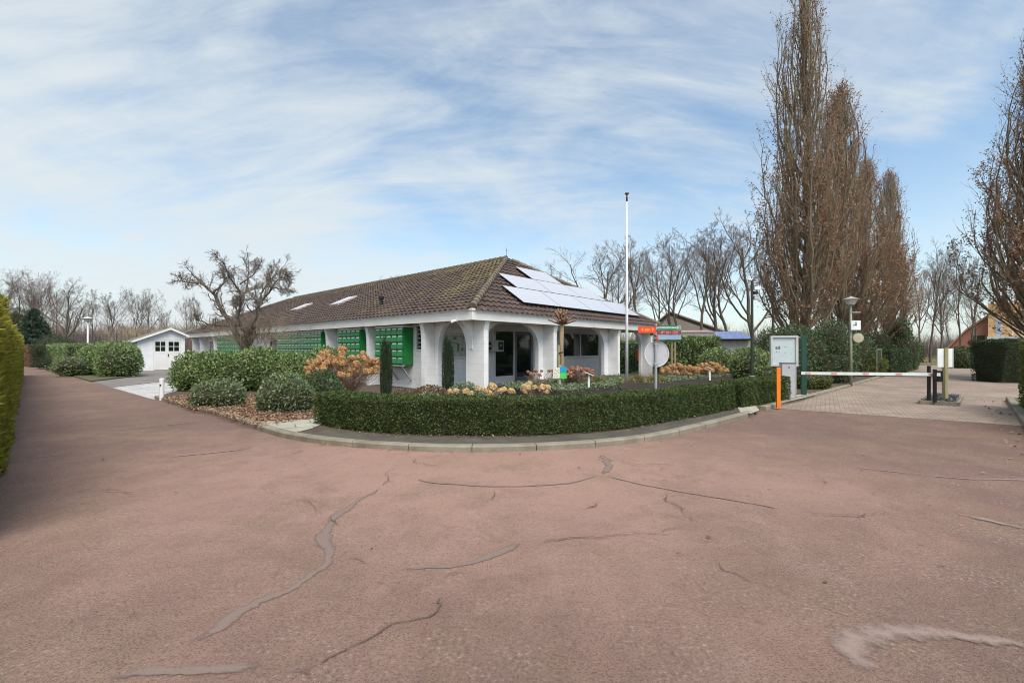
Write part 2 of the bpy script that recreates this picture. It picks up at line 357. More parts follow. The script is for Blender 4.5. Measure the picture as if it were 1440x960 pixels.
litter_m = leafmat('fallen_leaves', [(0.14, 0.075, 0.045), (0.30, 0.17, 0.10), (0.42, 0.27, 0.17), (0.20, 0.10, 0.06)], 0.8, 0.1, 0.2)
box_leaf = leafmat('box_leaf', [(0.019, 0.032, 0.010), (0.043, 0.075, 0.019), (0.071, 0.111, 0.023), (0.140, 0.164, 0.032)], 0.45, 0.2)
laurel_leaf = leafmat('laurel_leaf', [(0.067, 0.113, 0.038), (0.131, 0.204, 0.062), (0.200, 0.292, 0.096), (0.353, 0.390, 0.168)], 0.33, 0.2, 0.5)
rhodo_leaf = leafmat('shrub_leaf', [(0.065, 0.102, 0.051), (0.122, 0.171, 0.078), (0.193, 0.246, 0.113), (0.304, 0.334, 0.172)], 0.4, 0.2, 0.5)
yellow_leaf = leafmat('golden_conifer', [(0.129, 0.137, 0.017), (0.237, 0.230, 0.025), (0.359, 0.323, 0.038), (0.166, 0.179, 0.025)], 0.55, 0.3)
conifer_leaf = leafmat('dark_conifer', [(0.017, 0.036, 0.017), (0.034, 0.062, 0.025), (0.056, 0.091, 0.036)], 0.55, 0.15)
blue_fir = leafmat('fir_needles', [(0.028, 0.056, 0.036), (0.048, 0.084, 0.056), (0.077, 0.119, 0.077)], 0.55, 0.15)
ivy_leaf = leafmat('evergreen_leaf', [(0.029, 0.055, 0.022), (0.054, 0.097, 0.034), (0.090, 0.138, 0.047), (0.169, 0.203, 0.107)], 0.4, 0.2)
moss_leaf = leafmat('yellowish_leaf', [(0.075, 0.105, 0.018), (0.12, 0.15, 0.028), (0.16, 0.175, 0.04)], 0.5, 0.25)
grey_leaf = leafmat('greygreen_leaf', [(0.075, 0.112, 0.056), (0.119, 0.169, 0.081), (0.188, 0.237, 0.125), (0.300, 0.338, 0.200)], 0.45, 0.2)
bronze_leaf = leafmat('bronze_leaf', [(0.14, 0.060, 0.035), (0.20, 0.105, 0.05), (0.10, 0.095, 0.035), (0.25, 0.15, 0.08)], 0.5, 0.2)
hyd_m = leafmat('dried_bloom', [(0.396, 0.209, 0.094), (0.550, 0.319, 0.143), (0.682, 0.440, 0.220), (0.462, 0.253, 0.121)], 0.8, 0.3, 0.2)
hyd_pale = leafmat('pale_bloom', [(0.52, 0.36, 0.17), (0.68, 0.51, 0.26), (0.60, 0.40, 0.20), (0.76, 0.62, 0.38)], 0.8, 0.3, 0.2)
hyd_pink = leafmat('pinkish_bloom', [(0.36, 0.19, 0.12), (0.50, 0.29, 0.19), (0.30, 0.15, 0.095), (0.58, 0.37, 0.26)], 0.8, 0.3, 0.2)
stem_m = mat('pale_stems', (0.34, 0.23, 0.16), 0.85, (0.24, 0.15, 0.10), 8)
straw_m = leafmat('dry_grass', [(0.20, 0.17, 0.07), (0.28, 0.23, 0.11), (0.13, 0.14, 0.05)], 0.7, 0.25, 0.2)

# ------------------------------------------------------------------ foliage and branch generators (vectorised)
def unit(v): return v / np.maximum(np.linalg.norm(v, axis=-1, keepdims=True), 1e-9)
def quads_from(P, D, Nn, L, W):
    """one diamond leaf per point"""
    D = unit(D); S = unit(np.cross(D, Nn)); n = len(P)
    L = np.broadcast_to(np.asarray(L, float), (n,))[:, None]; W = np.broadcast_to(np.asarray(W, float), (n,))[:, None]
    up = unit(np.cross(S, D))
    V = np.stack([P, P + D * L * 0.45 + S * W * 0.5 + up * L * 0.08, P + D * L, P + D * L * 0.45 - S * W * 0.5 + up * L * 0.08], 1).reshape(-1, 3)
    return V, np.arange(4 * n).reshape(n, 4)
def join(parts):
    V = []; Fc = []; M = []; b = 0
    for v, f, m in parts:
        V.append(v); Fc.append(np.asarray(f) + b); M.append(np.full(len(f), m)); b += len(v)
    return np.concatenate(V), np.concatenate(Fc), np.concatenate(M)
def tubes(P, R, sides):
    M, n, _ = P.shape
    T = unit(np.gradient(P, axis=1)); ref = np.where(np.abs(T[:, :1, 2:]) > 0.9, np.array([1.0, 0, 0]), np.array([0, 0, 1.0]))
    A = unit(ref - T * np.sum(ref * T, -1, keepdims=True)); B = np.cross(T, A)
    a = 2 * np.pi * np.arange(sides) / sides
    ring = P[:, :, None, :] + R[:, :, None, None] * (np.cos(a)[None, None, :, None] * A[:, :, None, :] + np.sin(a)[None, None, :, None] * B[:, :, None, :])
    idx = np.arange(M * n * sides).reshape(M, n, sides); nx = np.roll(idx, -1, axis=2)
    Fc = np.stack([idx[:, :-1], nx[:, :-1], nx[:, 1:], idx[:, 1:]], -1).reshape(-1, 4)
    return ring.reshape(-1, 3), Fc
def grow(rng, S, D, L, R, n, wob, up, taper=0.35):
    M = len(S); P = np.zeros((M, n, 3)); P[:, 0] = S; d = unit(D.copy())
    for i in range(1, n):
        d = unit(d + rng.normal(0, wob, (M, 3)) + np.array([0, 0, up]))
        P[:, i] = P[:, i - 1] + d * (L / (n - 1))[:, None]
    t = np.linspace(0, 1, n)[None, :]
    return P, R[:, None] * (1 - (1 - taper) * t)
def spawn(rng, P, R, K, u0, u1, a0, a1, lr, rr, lmode=0.5):
    """K children on every branch; returns starts, directions, lengths, radii"""
    M, n, _ = P.shape
    u = (u0 + (u1 - u0) * ((np.arange(K)[None, :] + rng.random((M, K))) / K)) * (n - 1)
    i = np.minimum(u.astype(int), n - 2); f = (u - i)[..., None]
    mi = np.arange(M)[:, None]
    S = P[mi, i] * (1 - f) + P[mi, i + 1] * f
    T = unit(P[mi, i + 1] - P[mi, i])
    X = rng.normal(0, 1, (M, K, 3)); X = unit(X - T * np.sum(X * T, -1, keepdims=True))
    a = np.radians(rng.uniform(a0, a1, (M, K)))[..., None]
    D = T * np.cos(a) + X * np.sin(a)
    Lp = np.sum(np.linalg.norm(np.diff(P, axis=1), axis=-1), 1)[:, None]
    L = Lp * rng.uniform(lr[0], lr[1], (M, K)) * (1 - lmode * (u / (n - 1)))
    r = (R[mi, i] * (1 - f[..., 0]) + R[mi, i + 1] * f[..., 0]) * rr
    return S.reshape(-1, 3), D.reshape(-1, 3), L.reshape(-1), r.reshape(-1)

def bare_tree(seed, H=12.0, fork=0.28, spread=(20, 55), trunk_r=0.22, wob=0.14, nlimb=7, dens=1.0, mats=None, lean=0.0):
    """trunk mesh (trunk + limbs) and crown mesh (branches + twigs), base at the origin"""
    rng = np.random.default_rng(seed)
    mats = mats or (bark, twig)
    P0, R0 = grow(rng, np.zeros((1, 3)), np.array([[lean, 0, 1.0]]), np.array([H * 0.72]), np.array([trunk_r * 0.78]), 12, wob * 0.45, 0.12, 0.25)
    S, D, L, r = spawn(rng, P0, R0, nlimb, fork, 0.98, spread[0], spread[1], (0.55, 0.95), 0.62, 0.55)
    P1, R1 = grow(rng, S, D, L, r, 9, wob, 0.10, 0.3)
    S, D, L, r = spawn(rng, P1, R1, int(8 * dens), 0.22, 1.0, 22, 62, (0.35, 0.62), 0.6, 0.45)
    P2, R2 = grow(rng, S, D, L, r, 7, wob * 1.1, 0.09, 0.35)
    S, D, L, r = spawn(rng, P2, R2, int(7 * dens), 0.15, 1.0, 22, 60, (0.35, 0.6), 0.62, 0.4)
    P3, R3 = grow(rng, S, D, L, np.maximum(r, 0.009), 5, wob, 0.06, 0.5)
    S, D, L, r = spawn(rng, P3, R3, 5, 0.15, 1.0, 20, 60, (0.4, 0.7), 0.7, 0.3)
    P4, R4 = grow(rng, S, D, np.maximum(L, 0.18), np.clip(r, 0.006, 0.012), 3, wob * 0.8, 0.05, 0.6)
    a = [(*tubes(P0, R0, 8), 0), (*tubes(P1, R1, 6), 0)]
    b = [(*tubes(P2, R2, 4), 0), (*tubes(P3, R3, 3), 0), (*tubes(P4, R4, 3), 0)]
    V, Fc, M = join(a); t = mesh_np('trunk', V, Fc, [mats[0]], M, True)
    V, Fc, M = join(b); c = mesh_np('crown', V, Fc, [mats[1]], M, True)
    return t, c
def place_tree(name, label, cat, meshes, loc, rotz=0.0, scale=1.0, group=None):
    o = thing(name, label, cat, loc, rotz, group); o.scale = scale if hasattr(scale, '__len__') else (scale,) * 3
    link('trunk', meshes[0], o); link('crown', meshes[1], o)
    return o

def lump(rng, k=5, amp=0.12):
    W = rng.normal(0, 1, (k, 3)) * 2.6; ph = rng.random(k) * 6.28
    return lambda D: 1 + amp * np.sum(np.sin(D @ W.T + ph), 1) / math.sqrt(k)
def blob_leaves(rng, lobes, dens, L, W, m=0, inward=0.28, up=0.35, rnd=0.8, core=0.80, corem=1, lum=0.10, zmin=0.02, seg=14):
    """leaves over lumpy ellipsoids, with a twiggy core"""
    parts = []
    for li, (cx, cyy, cz, rx, ry, rz) in enumerate(lobes):
        f = lump(rng, 6, lum); A = 4 * math.pi * ((rx * ry) ** 1.6 + (rx * rz) ** 1.6 + (ry * rz) ** 1.6) ** (1 / 1.6) / 3 ** (1 / 1.6)
        n = int(dens * A)
        D = unit(rng.normal(0, 1, (n, 3))); c = np.array([cx, cyy, cz]); s = np.array([rx, ry, rz])
        rad = f(D) * (1 - inward * rng.random(n) ** 2)
        P = c + D * s * rad[:, None]
        keep = P[:, 2] > zmin
        for lj, (ax, ay, az, bx, by, bz) in enumerate(lobes):
            if lj != li: keep &= (((P[:, 0] - ax) / bx) ** 2 + ((P[:, 1] - ay) / by) ** 2 + ((P[:, 2] - az) / bz) ** 2) > 0.72
        P = P[keep]; D = D[keep]; n = len(P)
        nn = unit(D / s)
        dirs = unit(nn * 0.55 + rng.normal(0, rnd, (n, 3)) * 0.7 + np.array([0, 0, up]))
        V, Fc = quads_from(P, dirs, unit(nn + rng.normal(0, 0.5, (n, 3))), L * rng.uniform(0.65, 1.25, n), W * rng.uniform(0.7, 1.2, n))
        parts.append((V, Fc, m))
        if core:
            th = np.linspace(0.02, math.pi - 0.02, seg); ph = np.linspace(0, 2 * math.pi, 2 * seg, endpoint=False)
            TT, PP = np.meshgrid(th, ph, indexing='ij'); E = np.stack([np.sin(TT) * np.cos(PP), np.sin(TT) * np.sin(PP), np.cos(TT)], -1).reshape(-1, 3)
            CV = c + E * s * (f(E) * core)[:, None]; CV[:, 2] = np.maximum(CV[:, 2], zmin)
            idx = np.arange(len(E)).reshape(seg, 2 * seg); nx = np.roll(idx, -1, 1)
            CF = np.stack([idx[:-1], idx[1:], nx[1:], nx[:-1]], -1).reshape(-1, 4); parts.append((CV, CF, corem))
    return join(parts)
def shrub(name, label, cat, loc, lobes, dens, L, W, lm, seed=0, group=None, rotz=0.0, cm=None, **kw):
    rng = np.random.default_rng(seed); V, Fc, M = blob_leaves(rng, lobes, dens, L, W, **kw)
    o = link(name, mesh_np(name, V, Fc, [lm, cm or core_m], M), None, loc, rotz)
    return tag(o, label, cat, group)
def resample(path, step):
    path = np.asarray(path, float); seg = np.linalg.norm(np.diff(path, axis=0), axis=1); s = np.concatenate([[0], np.cumsum(seg)])
    n = max(2, int(s[-1] / step) + 1); t = np.linspace(0, s[-1], n)
    return np.stack([np.interp(t, s, path[:, k]) for k in range(path.shape[1])], 1), s[-1]
def hedge_mesh(rng, path, width, height, dens, L, W, mats, inward=0.10, lum=0.03, up=0.3, rnd=0.8, batter=0.0, z0=0.0, faces='fbtles', flat=True):
    """clipped hedge along a base centre line (xy); batter widens (+) the top"""
    pts, Lg = resample(np.asarray(path)[:, :2], 0.25); n = len(pts)
    T = unit(np.gradient(pts, axis=0)); Nr = np.stack([T[:, 1], -T[:, 0]], 1)      # right-hand side
    parts = []
    def put(u, off, z, nrm):
        i = np.minimum((u * (n - 1)).astype(int), n - 2); f = (u * (n - 1) - i)[:, None]
        c = pts[i] * (1 - f) + pts[i + 1] * f; nr = unit(Nr[i] * (1 - f) + Nr[i + 1] * f); tt = unit(T[i] * (1 - f) + T[i + 1] * f)
        w = 1 + batter * (z / height - 0.5)
        P = np.concatenate([c + nr * (off * w)[:, None], z[:, None] + z0], 1)
        k = np.sin(P[:, 0] * 3.1 + P[:, 1] * 2.3 + z * 2.0) * 0.5 + np.sin(P[:, 0] * 7.7 - P[:, 1] * 5.1 + z * 6.1) * 0.5 + np.sin(P[:, 0] * 15.0 + P[:, 1] * 13.0 + z * 11) * 0.35
        Nn = np.concatenate([nr * nrm[:, 0:1] + tt * nrm[:, 1:2], nrm[:, 2:3]], 1)
        P = P + Nn * (lum * k - inward * rng.random(len(P)) ** 2)[:, None]
        dirs = unit(Nn * 0.6 + rng.normal(0, rnd, (len(P), 3)) * 0.7 + np.array([0, 0, up]))
        V, Fc = quads_from(P, dirs, unit(Nn + rng.normal(0, 0.5, (len(P), 3))), L * rng.uniform(0.6, 1.3, len(P)), W * rng.uniform(0.7, 1.3, len(P)))
        parts.append((V, Fc, 0))
    for ch, sgn in (('f', 1.0), ('b', -1.0)):
        if ch in faces:
            m = int(dens * Lg * height); put(rng.random(m), np.full(m, sgn * width / 2), rng.random(m) * height, np.tile([sgn, 0, 0.0], (m, 1)))
    if 't' in faces:
        m = int(dens * Lg * width); put(rng.random(m), (rng.random(m) - 0.5) * width, np.full(m, height), np.tile([0, 0, 1.0], (m, 1)))
    for ch, uu, sg in (('l', 0.0, -1.0), ('e', 0.9999, 1.0)):
        if ch in faces:
            m = int(dens * height * width); put(np.full(m, uu), (rng.random(m) - 0.5) * width, rng.random(m) * height, np.tile([0, sg, 0.0], (m, 1)))
    k = max(0.5, 1 - 2.0 * inward / width); hh = height - inward * 1.0
    CV = []; 
    for i in range(n):
        e = 0.0
        c = pts[i] + T[i] * (inward if i == 0 else (-inward if i == n - 1 else 0))
        wb = (1 - batter * 0.5) * k * width / 2; wt = (1 + batter * 0.5) * k * width / 2
        for off, z in ((wb, 0.02), (wt, hh), (-wt, hh), (-wb, 0.02)): CV.append((*(c + Nr[i] * off), z + z0))
    CF = [(4 * i + a, 4 * i + b, 4 * i + 4 + b, 4 * i + 4 + a) for i in range(n - 1) for a, b in ((0, 1), (1, 2), (2, 3))] + [(3, 2, 1, 0), (4 * n - 4, 4 * n - 3, 4 * n - 2, 4 * n - 1)]
    parts.append((np.array(CV), np.array(CF), 1))
    V, Fc, M = join(parts)
    return V, Fc, M
def hedge(name, label, path, width, height, dens, L, W, lm, seed, group=None, cat='hedge', z0=0.0, **kw):
    path = np.asarray(path, float)[:, :2]; c = path.mean(0)
    V, Fc, M = hedge_mesh(np.random.default_rng(seed), path - c, width, height, dens, L, W, None, z0=0.0, **kw)
    o = link(name, mesh_np(name, V, Fc, [lm, core_m], M), None, (c[0], c[1], z0))
    return tag(o, label, cat, group)
def offset_line(P, d):
    P = np.asarray(P, float)[:, :2]; T = unit(np.gradient(P, axis=0)); Nn = np.stack([-T[:, 1], T[:, 0]], 1); return P + Nn * d
def smooth_line(P, step=0.3, it=3):
    P, _ = resample(np.asarray(P, float)[:, :2], step)
    for _ in range(it):
        Q = P.copy(); Q[1:-1] = (P[:-2] + 2 * P[1:-1] + P[2:]) / 4; P = Q
    return P
def sheet(name, poly, z, m, skirt=0.0, kind='structure', parent=None):
    b = MB(); n = len(poly); V = [(p[0], p[1], z) for p in poly]; area = sum(V[i][0] * V[(i + 1) % n][1] - V[(i + 1) % n][0] * V[i][1] for i in range(n))
    if area < 0: V = V[::-1]
    Fc = [tuple(range(n))]
    if skirt:
        V = V + [(x, y, z - skirt) for x, y, _ in V]; Fc += [(i, n + i, n + (i + 1) % n, (i + 1) % n) for i in range(n)]
    b.add(V, Fc); me = b.mesh(name, m)
    bm = bmesh.new(); bm.from_mesh(me); bmesh.ops.triangulate(bm, faces=[f for f in bm.faces if len(f.verts) > 4]); bm.to_mesh(me); bm.free()
    o = link(name, me, parent)
    if kind: o['kind'] = kind
    return o
def text_mesh(txt, size, m, name, parent, loc, rot, spacing=1.0, bold=0.0):
    cu = bpy.data.curves.new(name, 'FONT'); cu.body = txt; cu.size = size; cu.align_x = 'CENTER'; cu.align_y = 'CENTER'; cu.extrude = 0.002; cu.space_character = spacing; cu.offset = bold
    tmp = bpy.data.objects.new(name, cu); col.objects.link(tmp)
    me = bpy.data.meshes.new_from_object(tmp.evaluated_get(bpy.context.evaluated_depsgraph_get()))
    bpy.data.objects.remove(tmp); me.materials.clear(); me.materials.append(m)
    o = link(name, me, parent, loc); o.rotation_euler = rot; return o

# ------------------------------------------------------------------ ground
C0 = np.array([-1.22, 13.4]); Rv = np.array([0.671, 0.742]); Lv = np.array([-0.742, 0.671]); BROT = math.atan2(Rv[1], Rv[0])
def B(s, q): return C0 + Rv * s + Lv * q
HL = lambda t: np.array([-5.46, 4.66]) + t * Lv            # foot of the golden hedge on the left
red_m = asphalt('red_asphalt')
road_angle = math.atan2(0.68, 0.734)
brick_m = pavers('clinker_pavers', (0.34, 0.265, 0.212), (0.26, 0.20, 0.162), (0.14, 0.11, 0.082), 0.21, 0.105, math.radians(35.6), msize=0.010)
slab_m = pavers('path_slabs', (0.40, 0.375, 0.30), (0.33, 0.315, 0.255), (0.16, 0.15, 0.10), 0.6, 0.4, -math.radians(30), msize=0.012)
drive_m = pavers('driveway_slabs', (0.45, 0.44, 0.43), (0.40, 0.395, 0.385), (0.25, 0.24, 0.22), 0.6, 0.6, -BROT, msize=0.012, bump=0.25)
porch_m = pavers('porch_tiles', (0.105, 0.095, 0.095), (0.085, 0.078, 0.078), (0.05, 0.045, 0.045), 0.3, 0.3, 0, msize=0.012)
greyasph = mat('grey_asphalt', (0.20, 0.18, 0.165), 0.9, (0.15, 0.135, 0.125), 1.2, 8, bump=0.4, bscale=90)

g = MB(); g.add([(-700, -300, -0.04), (700, -300, -0.04), (700, 1100, -0.04), (-700, 1100, -0.04)], [(0, 1, 2, 3)])
tag(g.build('ground', ground_m), kind='structure')
a0, a1 = G(1095, 574.5), G(1412, 597)
edge_dir = unit((a1 - a0)[:2]); a0x = a0[:2] - edge_dir * 1.2; a1x = a1[:2] + edge_dir * 8
road_poly = [(-24, -16), (30, -16), (34, 2), tuple(a1x), tuple(a1[:2]), tuple(a0[:2]), tuple(a0x), (0.0, 11.4), tuple(G(217, 560.6)[:2] + Rv * 0.5), tuple(HL(36) + Rv * 3.4), tuple(HL(60) + Rv * 6.0 + Lv * 2), tuple(HL(62) - Rv * 1.5), tuple(HL(0) - Rv * 0.8), tuple(HL(-1.8) - Rv * 0.8)]
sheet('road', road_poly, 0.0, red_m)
pav_poly = [tuple(a0[:2] - edge_dir * 1.5), tuple(a1x), (40, 12), (52, 30), (64, 50), (36, 62), tuple(G(1270, 512)[:2] + np.array([-3, 2])), tuple(G(1240, 531)[:2] + np.array([-1, 1.0])), tuple(G(1160, 553.5)[:2] + np.array([-1, 1.0]))]
sheet('brick_road', pav_poly, 0.004, brick_m)

# garden bed with its kerb
K_px = [(217, 560.6), (254, 572), (290, 580), (330, 592), (353, 601), (380.5, 611), (407.6, 618.4), (431, 621.5), (460, 625.5), (495, 629), (555, 633), (620, 635.8), (685, 636), (740, 634.5), (815, 631), (870, 626), (915, 620.5), (952.5, 612.5), (1002, 600), (1040, 590), (1060, 584)]
K1 = smooth_line([G(*p)[:2] for p in K_px], 0.25, 4)
K2 = smooth_line([G(*p)[:2] for p in [(1077, 577), (1083, 575), (1158, 555), (1196, 544), (1239.6, 531), (1266, 522.5), (1290, 515)]], 0.4, 1)
K3 = smooth_line([G(*p)[:2] for p in [(1462, 640), (1440, 601), (1427, 582), (1414, 563)]], 0.25, 1)
def kerb(line, side=1, w=0.15, h=0.10, stone=1.0):
    I = offset_line(line, side * w); Bv = offset_line(line, side * 0.018); b = MB(); n = len(line)
    s = np.concatenate([[0], np.cumsum(np.linalg.norm(np.diff(line, axis=0), axis=1))])
    ends = np.arange(0, s[-1], stone)
    def at(A, x): return np.array([np.interp(x, s, A[:, k]) for k in range(2)])
    for e in ends:
        x0, x1 = e + 0.006, min(e + stone - 0.006, s[-1]); xs = np.linspace(x0, x1, 5); rows = []
        dz = math.sin(e * 12.9) * 0.004
        for x in xs:
            o, bv, i = at(line, x), at(Bv, x), at(I, x)
            rows.append([(*o, -0.01), (*o, h - 0.02 + dz), (*bv, h + dz), (*i, h + dz), (*i, -0.01)])
        V = [p for r in rows for p in r]; k = 5
        Fc = [(j * k + a, (j + 1) * k + a, (j + 1) * k + a + 1, j * k + a + 1) for j in range(4) for a in range(4)] + [tuple(range(5)), tuple(range(20, 25))[::-1]]
        b.add(V, Fc)
    o = b.build('kerb', kerb_m); o['kind'] = 'structure'
    bm = bmesh.new(); bm.from_mesh(o.data); bmesh.ops.recalc_face_normals(bm, faces=bm.faces); bm.to_mesh(o.data); bm.free()
    return o
kerb(K1); kerb(K2); kerb(K3, side=-1, h=0.12)
I1 = offset_line(K1, 0.145); I2 = offset_line(K2, 0.145); I3 = offset_line(K3, -0.145)
bed = [tuple(p) for p in I1] + [tuple(G(1068, 578, 0.0)[:2])] + [tuple(p) for p in I2] + [(40, 62), (10, 60), tuple(B(13, 40)), tuple(B(-1.2, 40)), tuple(B(-1.2, 20)), tuple(G(272, 545)[:2])]
sheet('garden_bed', bed, 0.088, soil_m, skirt=0.1)
sheet('verge', [tuple(p) for p in I3] + [(19.5, 15.2), (30, 14), (30, 3)], 0.09, verge_m, skirt=0.1)
# worn strip between kerb and box hedge
s0 = int(len(K1) * 0.0)
i0 = np.argmin(np.linalg.norm(K1 - G(424, 620.6)[:2], axis=1)); i1 = len(K1)
strip = [tuple(p) for p in offset_line(K1, 0.155)[i0:i1]] + [tuple(p) for p in offset_line(K1, 0.60)[i0:i1][::-1]]
sheet('strip', strip, 0.094, strip_m)
PI = offset_line(K1, 0.155)
def near(px, py): return int(np.argmin(np.linalg.norm(K1 - G(px, py)[:2], axis=1)))
sheet('path', [tuple(q) for q in PI[near(352, 601):near(424, 620.6)]] + [tuple(G(x, y, 0.1)[:2]) for x, y in ((441, 601), (470, 587), (520, 575), (640, 566), (640, 560), (500, 570), (436, 589))], 0.098, slab_m)
sheet('path', [tuple(G(x, y, 0.1)[:2]) for x, y in ((1041, 579), (1056, 581), (1068, 576.5), (1060, 566), (1050, 556), (1040, 549), (1028, 556))], 0.098, slab_m)
sheet('path', [tuple(G(x, y, 0.1)[:2]) for x, y in ((1100, 566), (1130, 559), (1148, 554), (1130, 552), (1104, 560))], 0.0985, slab_m)
# driveway of the shed
sheet('driveway', [tuple(G(x, y)[:2]) for x, y in ((158, 545), (217, 562), (250, 551), (290, 542), (290, 536), (215, 538))], 0.004, drive_m)
sheet('forecourt', [tuple(G(x, y)[:2]) for x, y in ((128, 535.5), (157.5, 544.6), (214.5, 537.6), (290, 535.6), (330, 516), (160, 514), (112, 529))], 0.004, greyasph)
sheet('verge', [tuple(G(x, y)[:2]) for x, y in ((77, 522), (120, 534.5), (128, 537), (186, 530), (160, 514.5), (110, 511), (60, 509))], 0.06, verge_m, skirt=0.1)
sheet('grass_verge', [(28, 46), (33, 39.5), (52, 41), (60, 58), (30, 60)], 0.03, mat('leafy_grass', (0.15, 0.115, 0.05), 0.9, (0.09, 0.10, 0.03), 1.2, 8, bump=0.5), skirt=0.1)

# repairs and cracks in the asphalt: parts of the road
def ribbon(pts_px, widths, m, name, z, jit=0.25, seed=0):
    rng = np.random.default_rng(seed); widths = [q * (0.78 if m is seal_m else 0.9) for q in widths]; P = np.array([G(x, y)[:2] for x, y in pts_px]); w = np.interp(np.linspace(0, 1, 400), np.linspace(0, 1, len(widths)), widths)
    Q, Lg = resample(P, 0.035); 
    for _ in range(6 if m is not seal_light else 60): Q[1:-1] = (Q[:-2] + 2 * Q[1:-1] + Q[2:]) / 4
    n = len(Q); ww = np.interp(np.linspace(0, 1, n), np.linspace(0, 1, 400), w)
    if m is crack_m: ww = ww * 0.55; Q[1:-1] += np.stack([np.convolve(rng.normal(0, .06, n + 6), np.ones(5) / 5, 'same')[:n] for _ in range(2)], 1)[1:-1]
    j = np.convolve(rng.normal(0, 1, n + 8), np.ones(5) / 5, 'same')[:n]; j2 = np.convolve(rng.normal(0, 1, n + 8), np.ones(5) / 5, 'same')[:n]
    T = unit(np.gradient(Q, axis=0)); Nn = np.stack([-T[:, 1], T[:, 0]], 1)
    mid = Q + Nn * (j * ww * jit * 1.2)[:, None] + Nn * (np.cumsum(rng.normal(0, 0.15, n)) * 0)[:, None]
    hw = ww / 2 * 1.08 * (1 + jit * 1.6 * j2); hw = np.maximum(hw, ww * 0.12); hw[0] *= 0.3; hw[-1] *= 0.3
    us = np.array([-1.35, -0.75, 0.0, 0.75, 1.35]); V = np.concatenate([np.c_[mid + Nn * (hw * u)[:, None], np.full(n, z)] for u in us])
    Fc = [(k * n + i, k * n + i + 1, (k + 1) * n + i + 1, (k + 1) * n + i) for k in range(4) for i in range(n - 1)]
    me = mesh_np(name, V, Fc, [m]); e = np.repeat([0.0, 0.72, 1.0, 0.72, 0.0], n); tt = np.tile(np.clip(np.minimum(np.arange(n), n - 1 - np.arange(n)) / 6.0, 0, 1), 5)
    a = me.attributes.new('cover', 'FLOAT', 'POINT'); a.data.foreach_set('value', (e * tt).astype(np.float32))
    o = link(name, me); o['kind'] = 'structure'; return o
def sealmat(name, c1, c2, lo, hi):
    m, t, b = _base(name); co = N(t, 'ShaderNodeTexCoord'); at = N(t, 'ShaderNodeAttribute', attribute_name='cover')
    n1 = N(t, 'ShaderNodeTexNoise', ins={'Scale': 11.0, 'Detail': 8.0, 'Roughness': 0.72}); n2 = N(t, 'ShaderNodeTexNoise', ins={'Scale': 90.0, 'Detail': 3.0, 'Roughness': 0.7})
    for q in (n1, n2): t.links.new(co.outputs['Object'], q.inputs['Vector'])
    ad = N(t, 'ShaderNodeMath', operation='MULTIPLY_ADD'); t.links.new(n1.outputs[0], ad.inputs[0]); ad.inputs[1].default_value = 1.1; t.links.new(at.outputs['Fac'], ad.inputs[2])
    ad2 = N(t, 'ShaderNodeMath', operation='MULTIPLY_ADD'); t.links.new(n2.outputs[0], ad2.inputs[0]); ad2.inputs[1].default_value = 0.7; t.links.new(ad.outputs[0], ad2.inputs[2])
    mr = N(t, 'ShaderNodeMapRange', interpolation_type='SMOOTHSTEP', ins={'From Min': lo, 'From Max': hi}); t.links.new(ad2.outputs[0], mr.inputs[0])
    gt = N(t, 'ShaderNodeMath', operation='MULTIPLY'); t.links.new(mr.outputs[0], gt.inputs[0]); ge = N(t, 'ShaderNodeMapRange', ins={'From Min': 0.0, 'From Max': 0.15}); t.links.new(at.outputs['Fac'], ge.inputs[0]); t.links.new(ge.outputs[0], gt.inputs[1])
    mx = N(t, 'ShaderNodeMix', data_type='RGBA'); mx.inputs['A'].default_value = (*c1, 1); mx.inputs['B'].default_value = (*c2, 1); t.links.new(n2.outputs[0], mx.inputs['Factor']); t.links.new(mx.outputs['Result'], b.inputs['Base Color'])
    b.inputs['Roughness'].default_value = 0.8; b.inputs['Specular IOR Level'].default_value = 0.3
    bp = N(t, 'ShaderNodeBump', ins={'Strength': 0.4, 'Distance': 0.01}); t.links.new(n2.outputs[0], bp.inputs['Height']); t.links.new(bp.outputs[0], b.inputs['Normal'])
    tr = N(t, 'ShaderNodeBsdfTransparent'); ms = N(t, 'ShaderNodeMixShader'); t.links.new(gt.outputs[0], ms.inputs[0]); t.links.new(tr.outputs[0], ms.inputs[1]); t.links.new(b.outputs[0], ms.inputs[2]); t.links.new(ms.outputs[0], t.nodes['Material Output'].inputs[0])
    return m
seal_m = sealmat('worn_bitumen_seal', (0.235, 0.168, 0.140), (0.150, 0.110, 0.092), 1.22, 1.75)
seal_light = sealmat('worn_pale_seal', (0.295, 0.212, 0.178), (0.225, 0.165, 0.140), 1.22, 2.0)
crack_m = sealmat('worn_crack', (0.085, 0.058, 0.048), (0.14, 0.095, 0.078), 1.10, 1.75)
road_z = 0.004
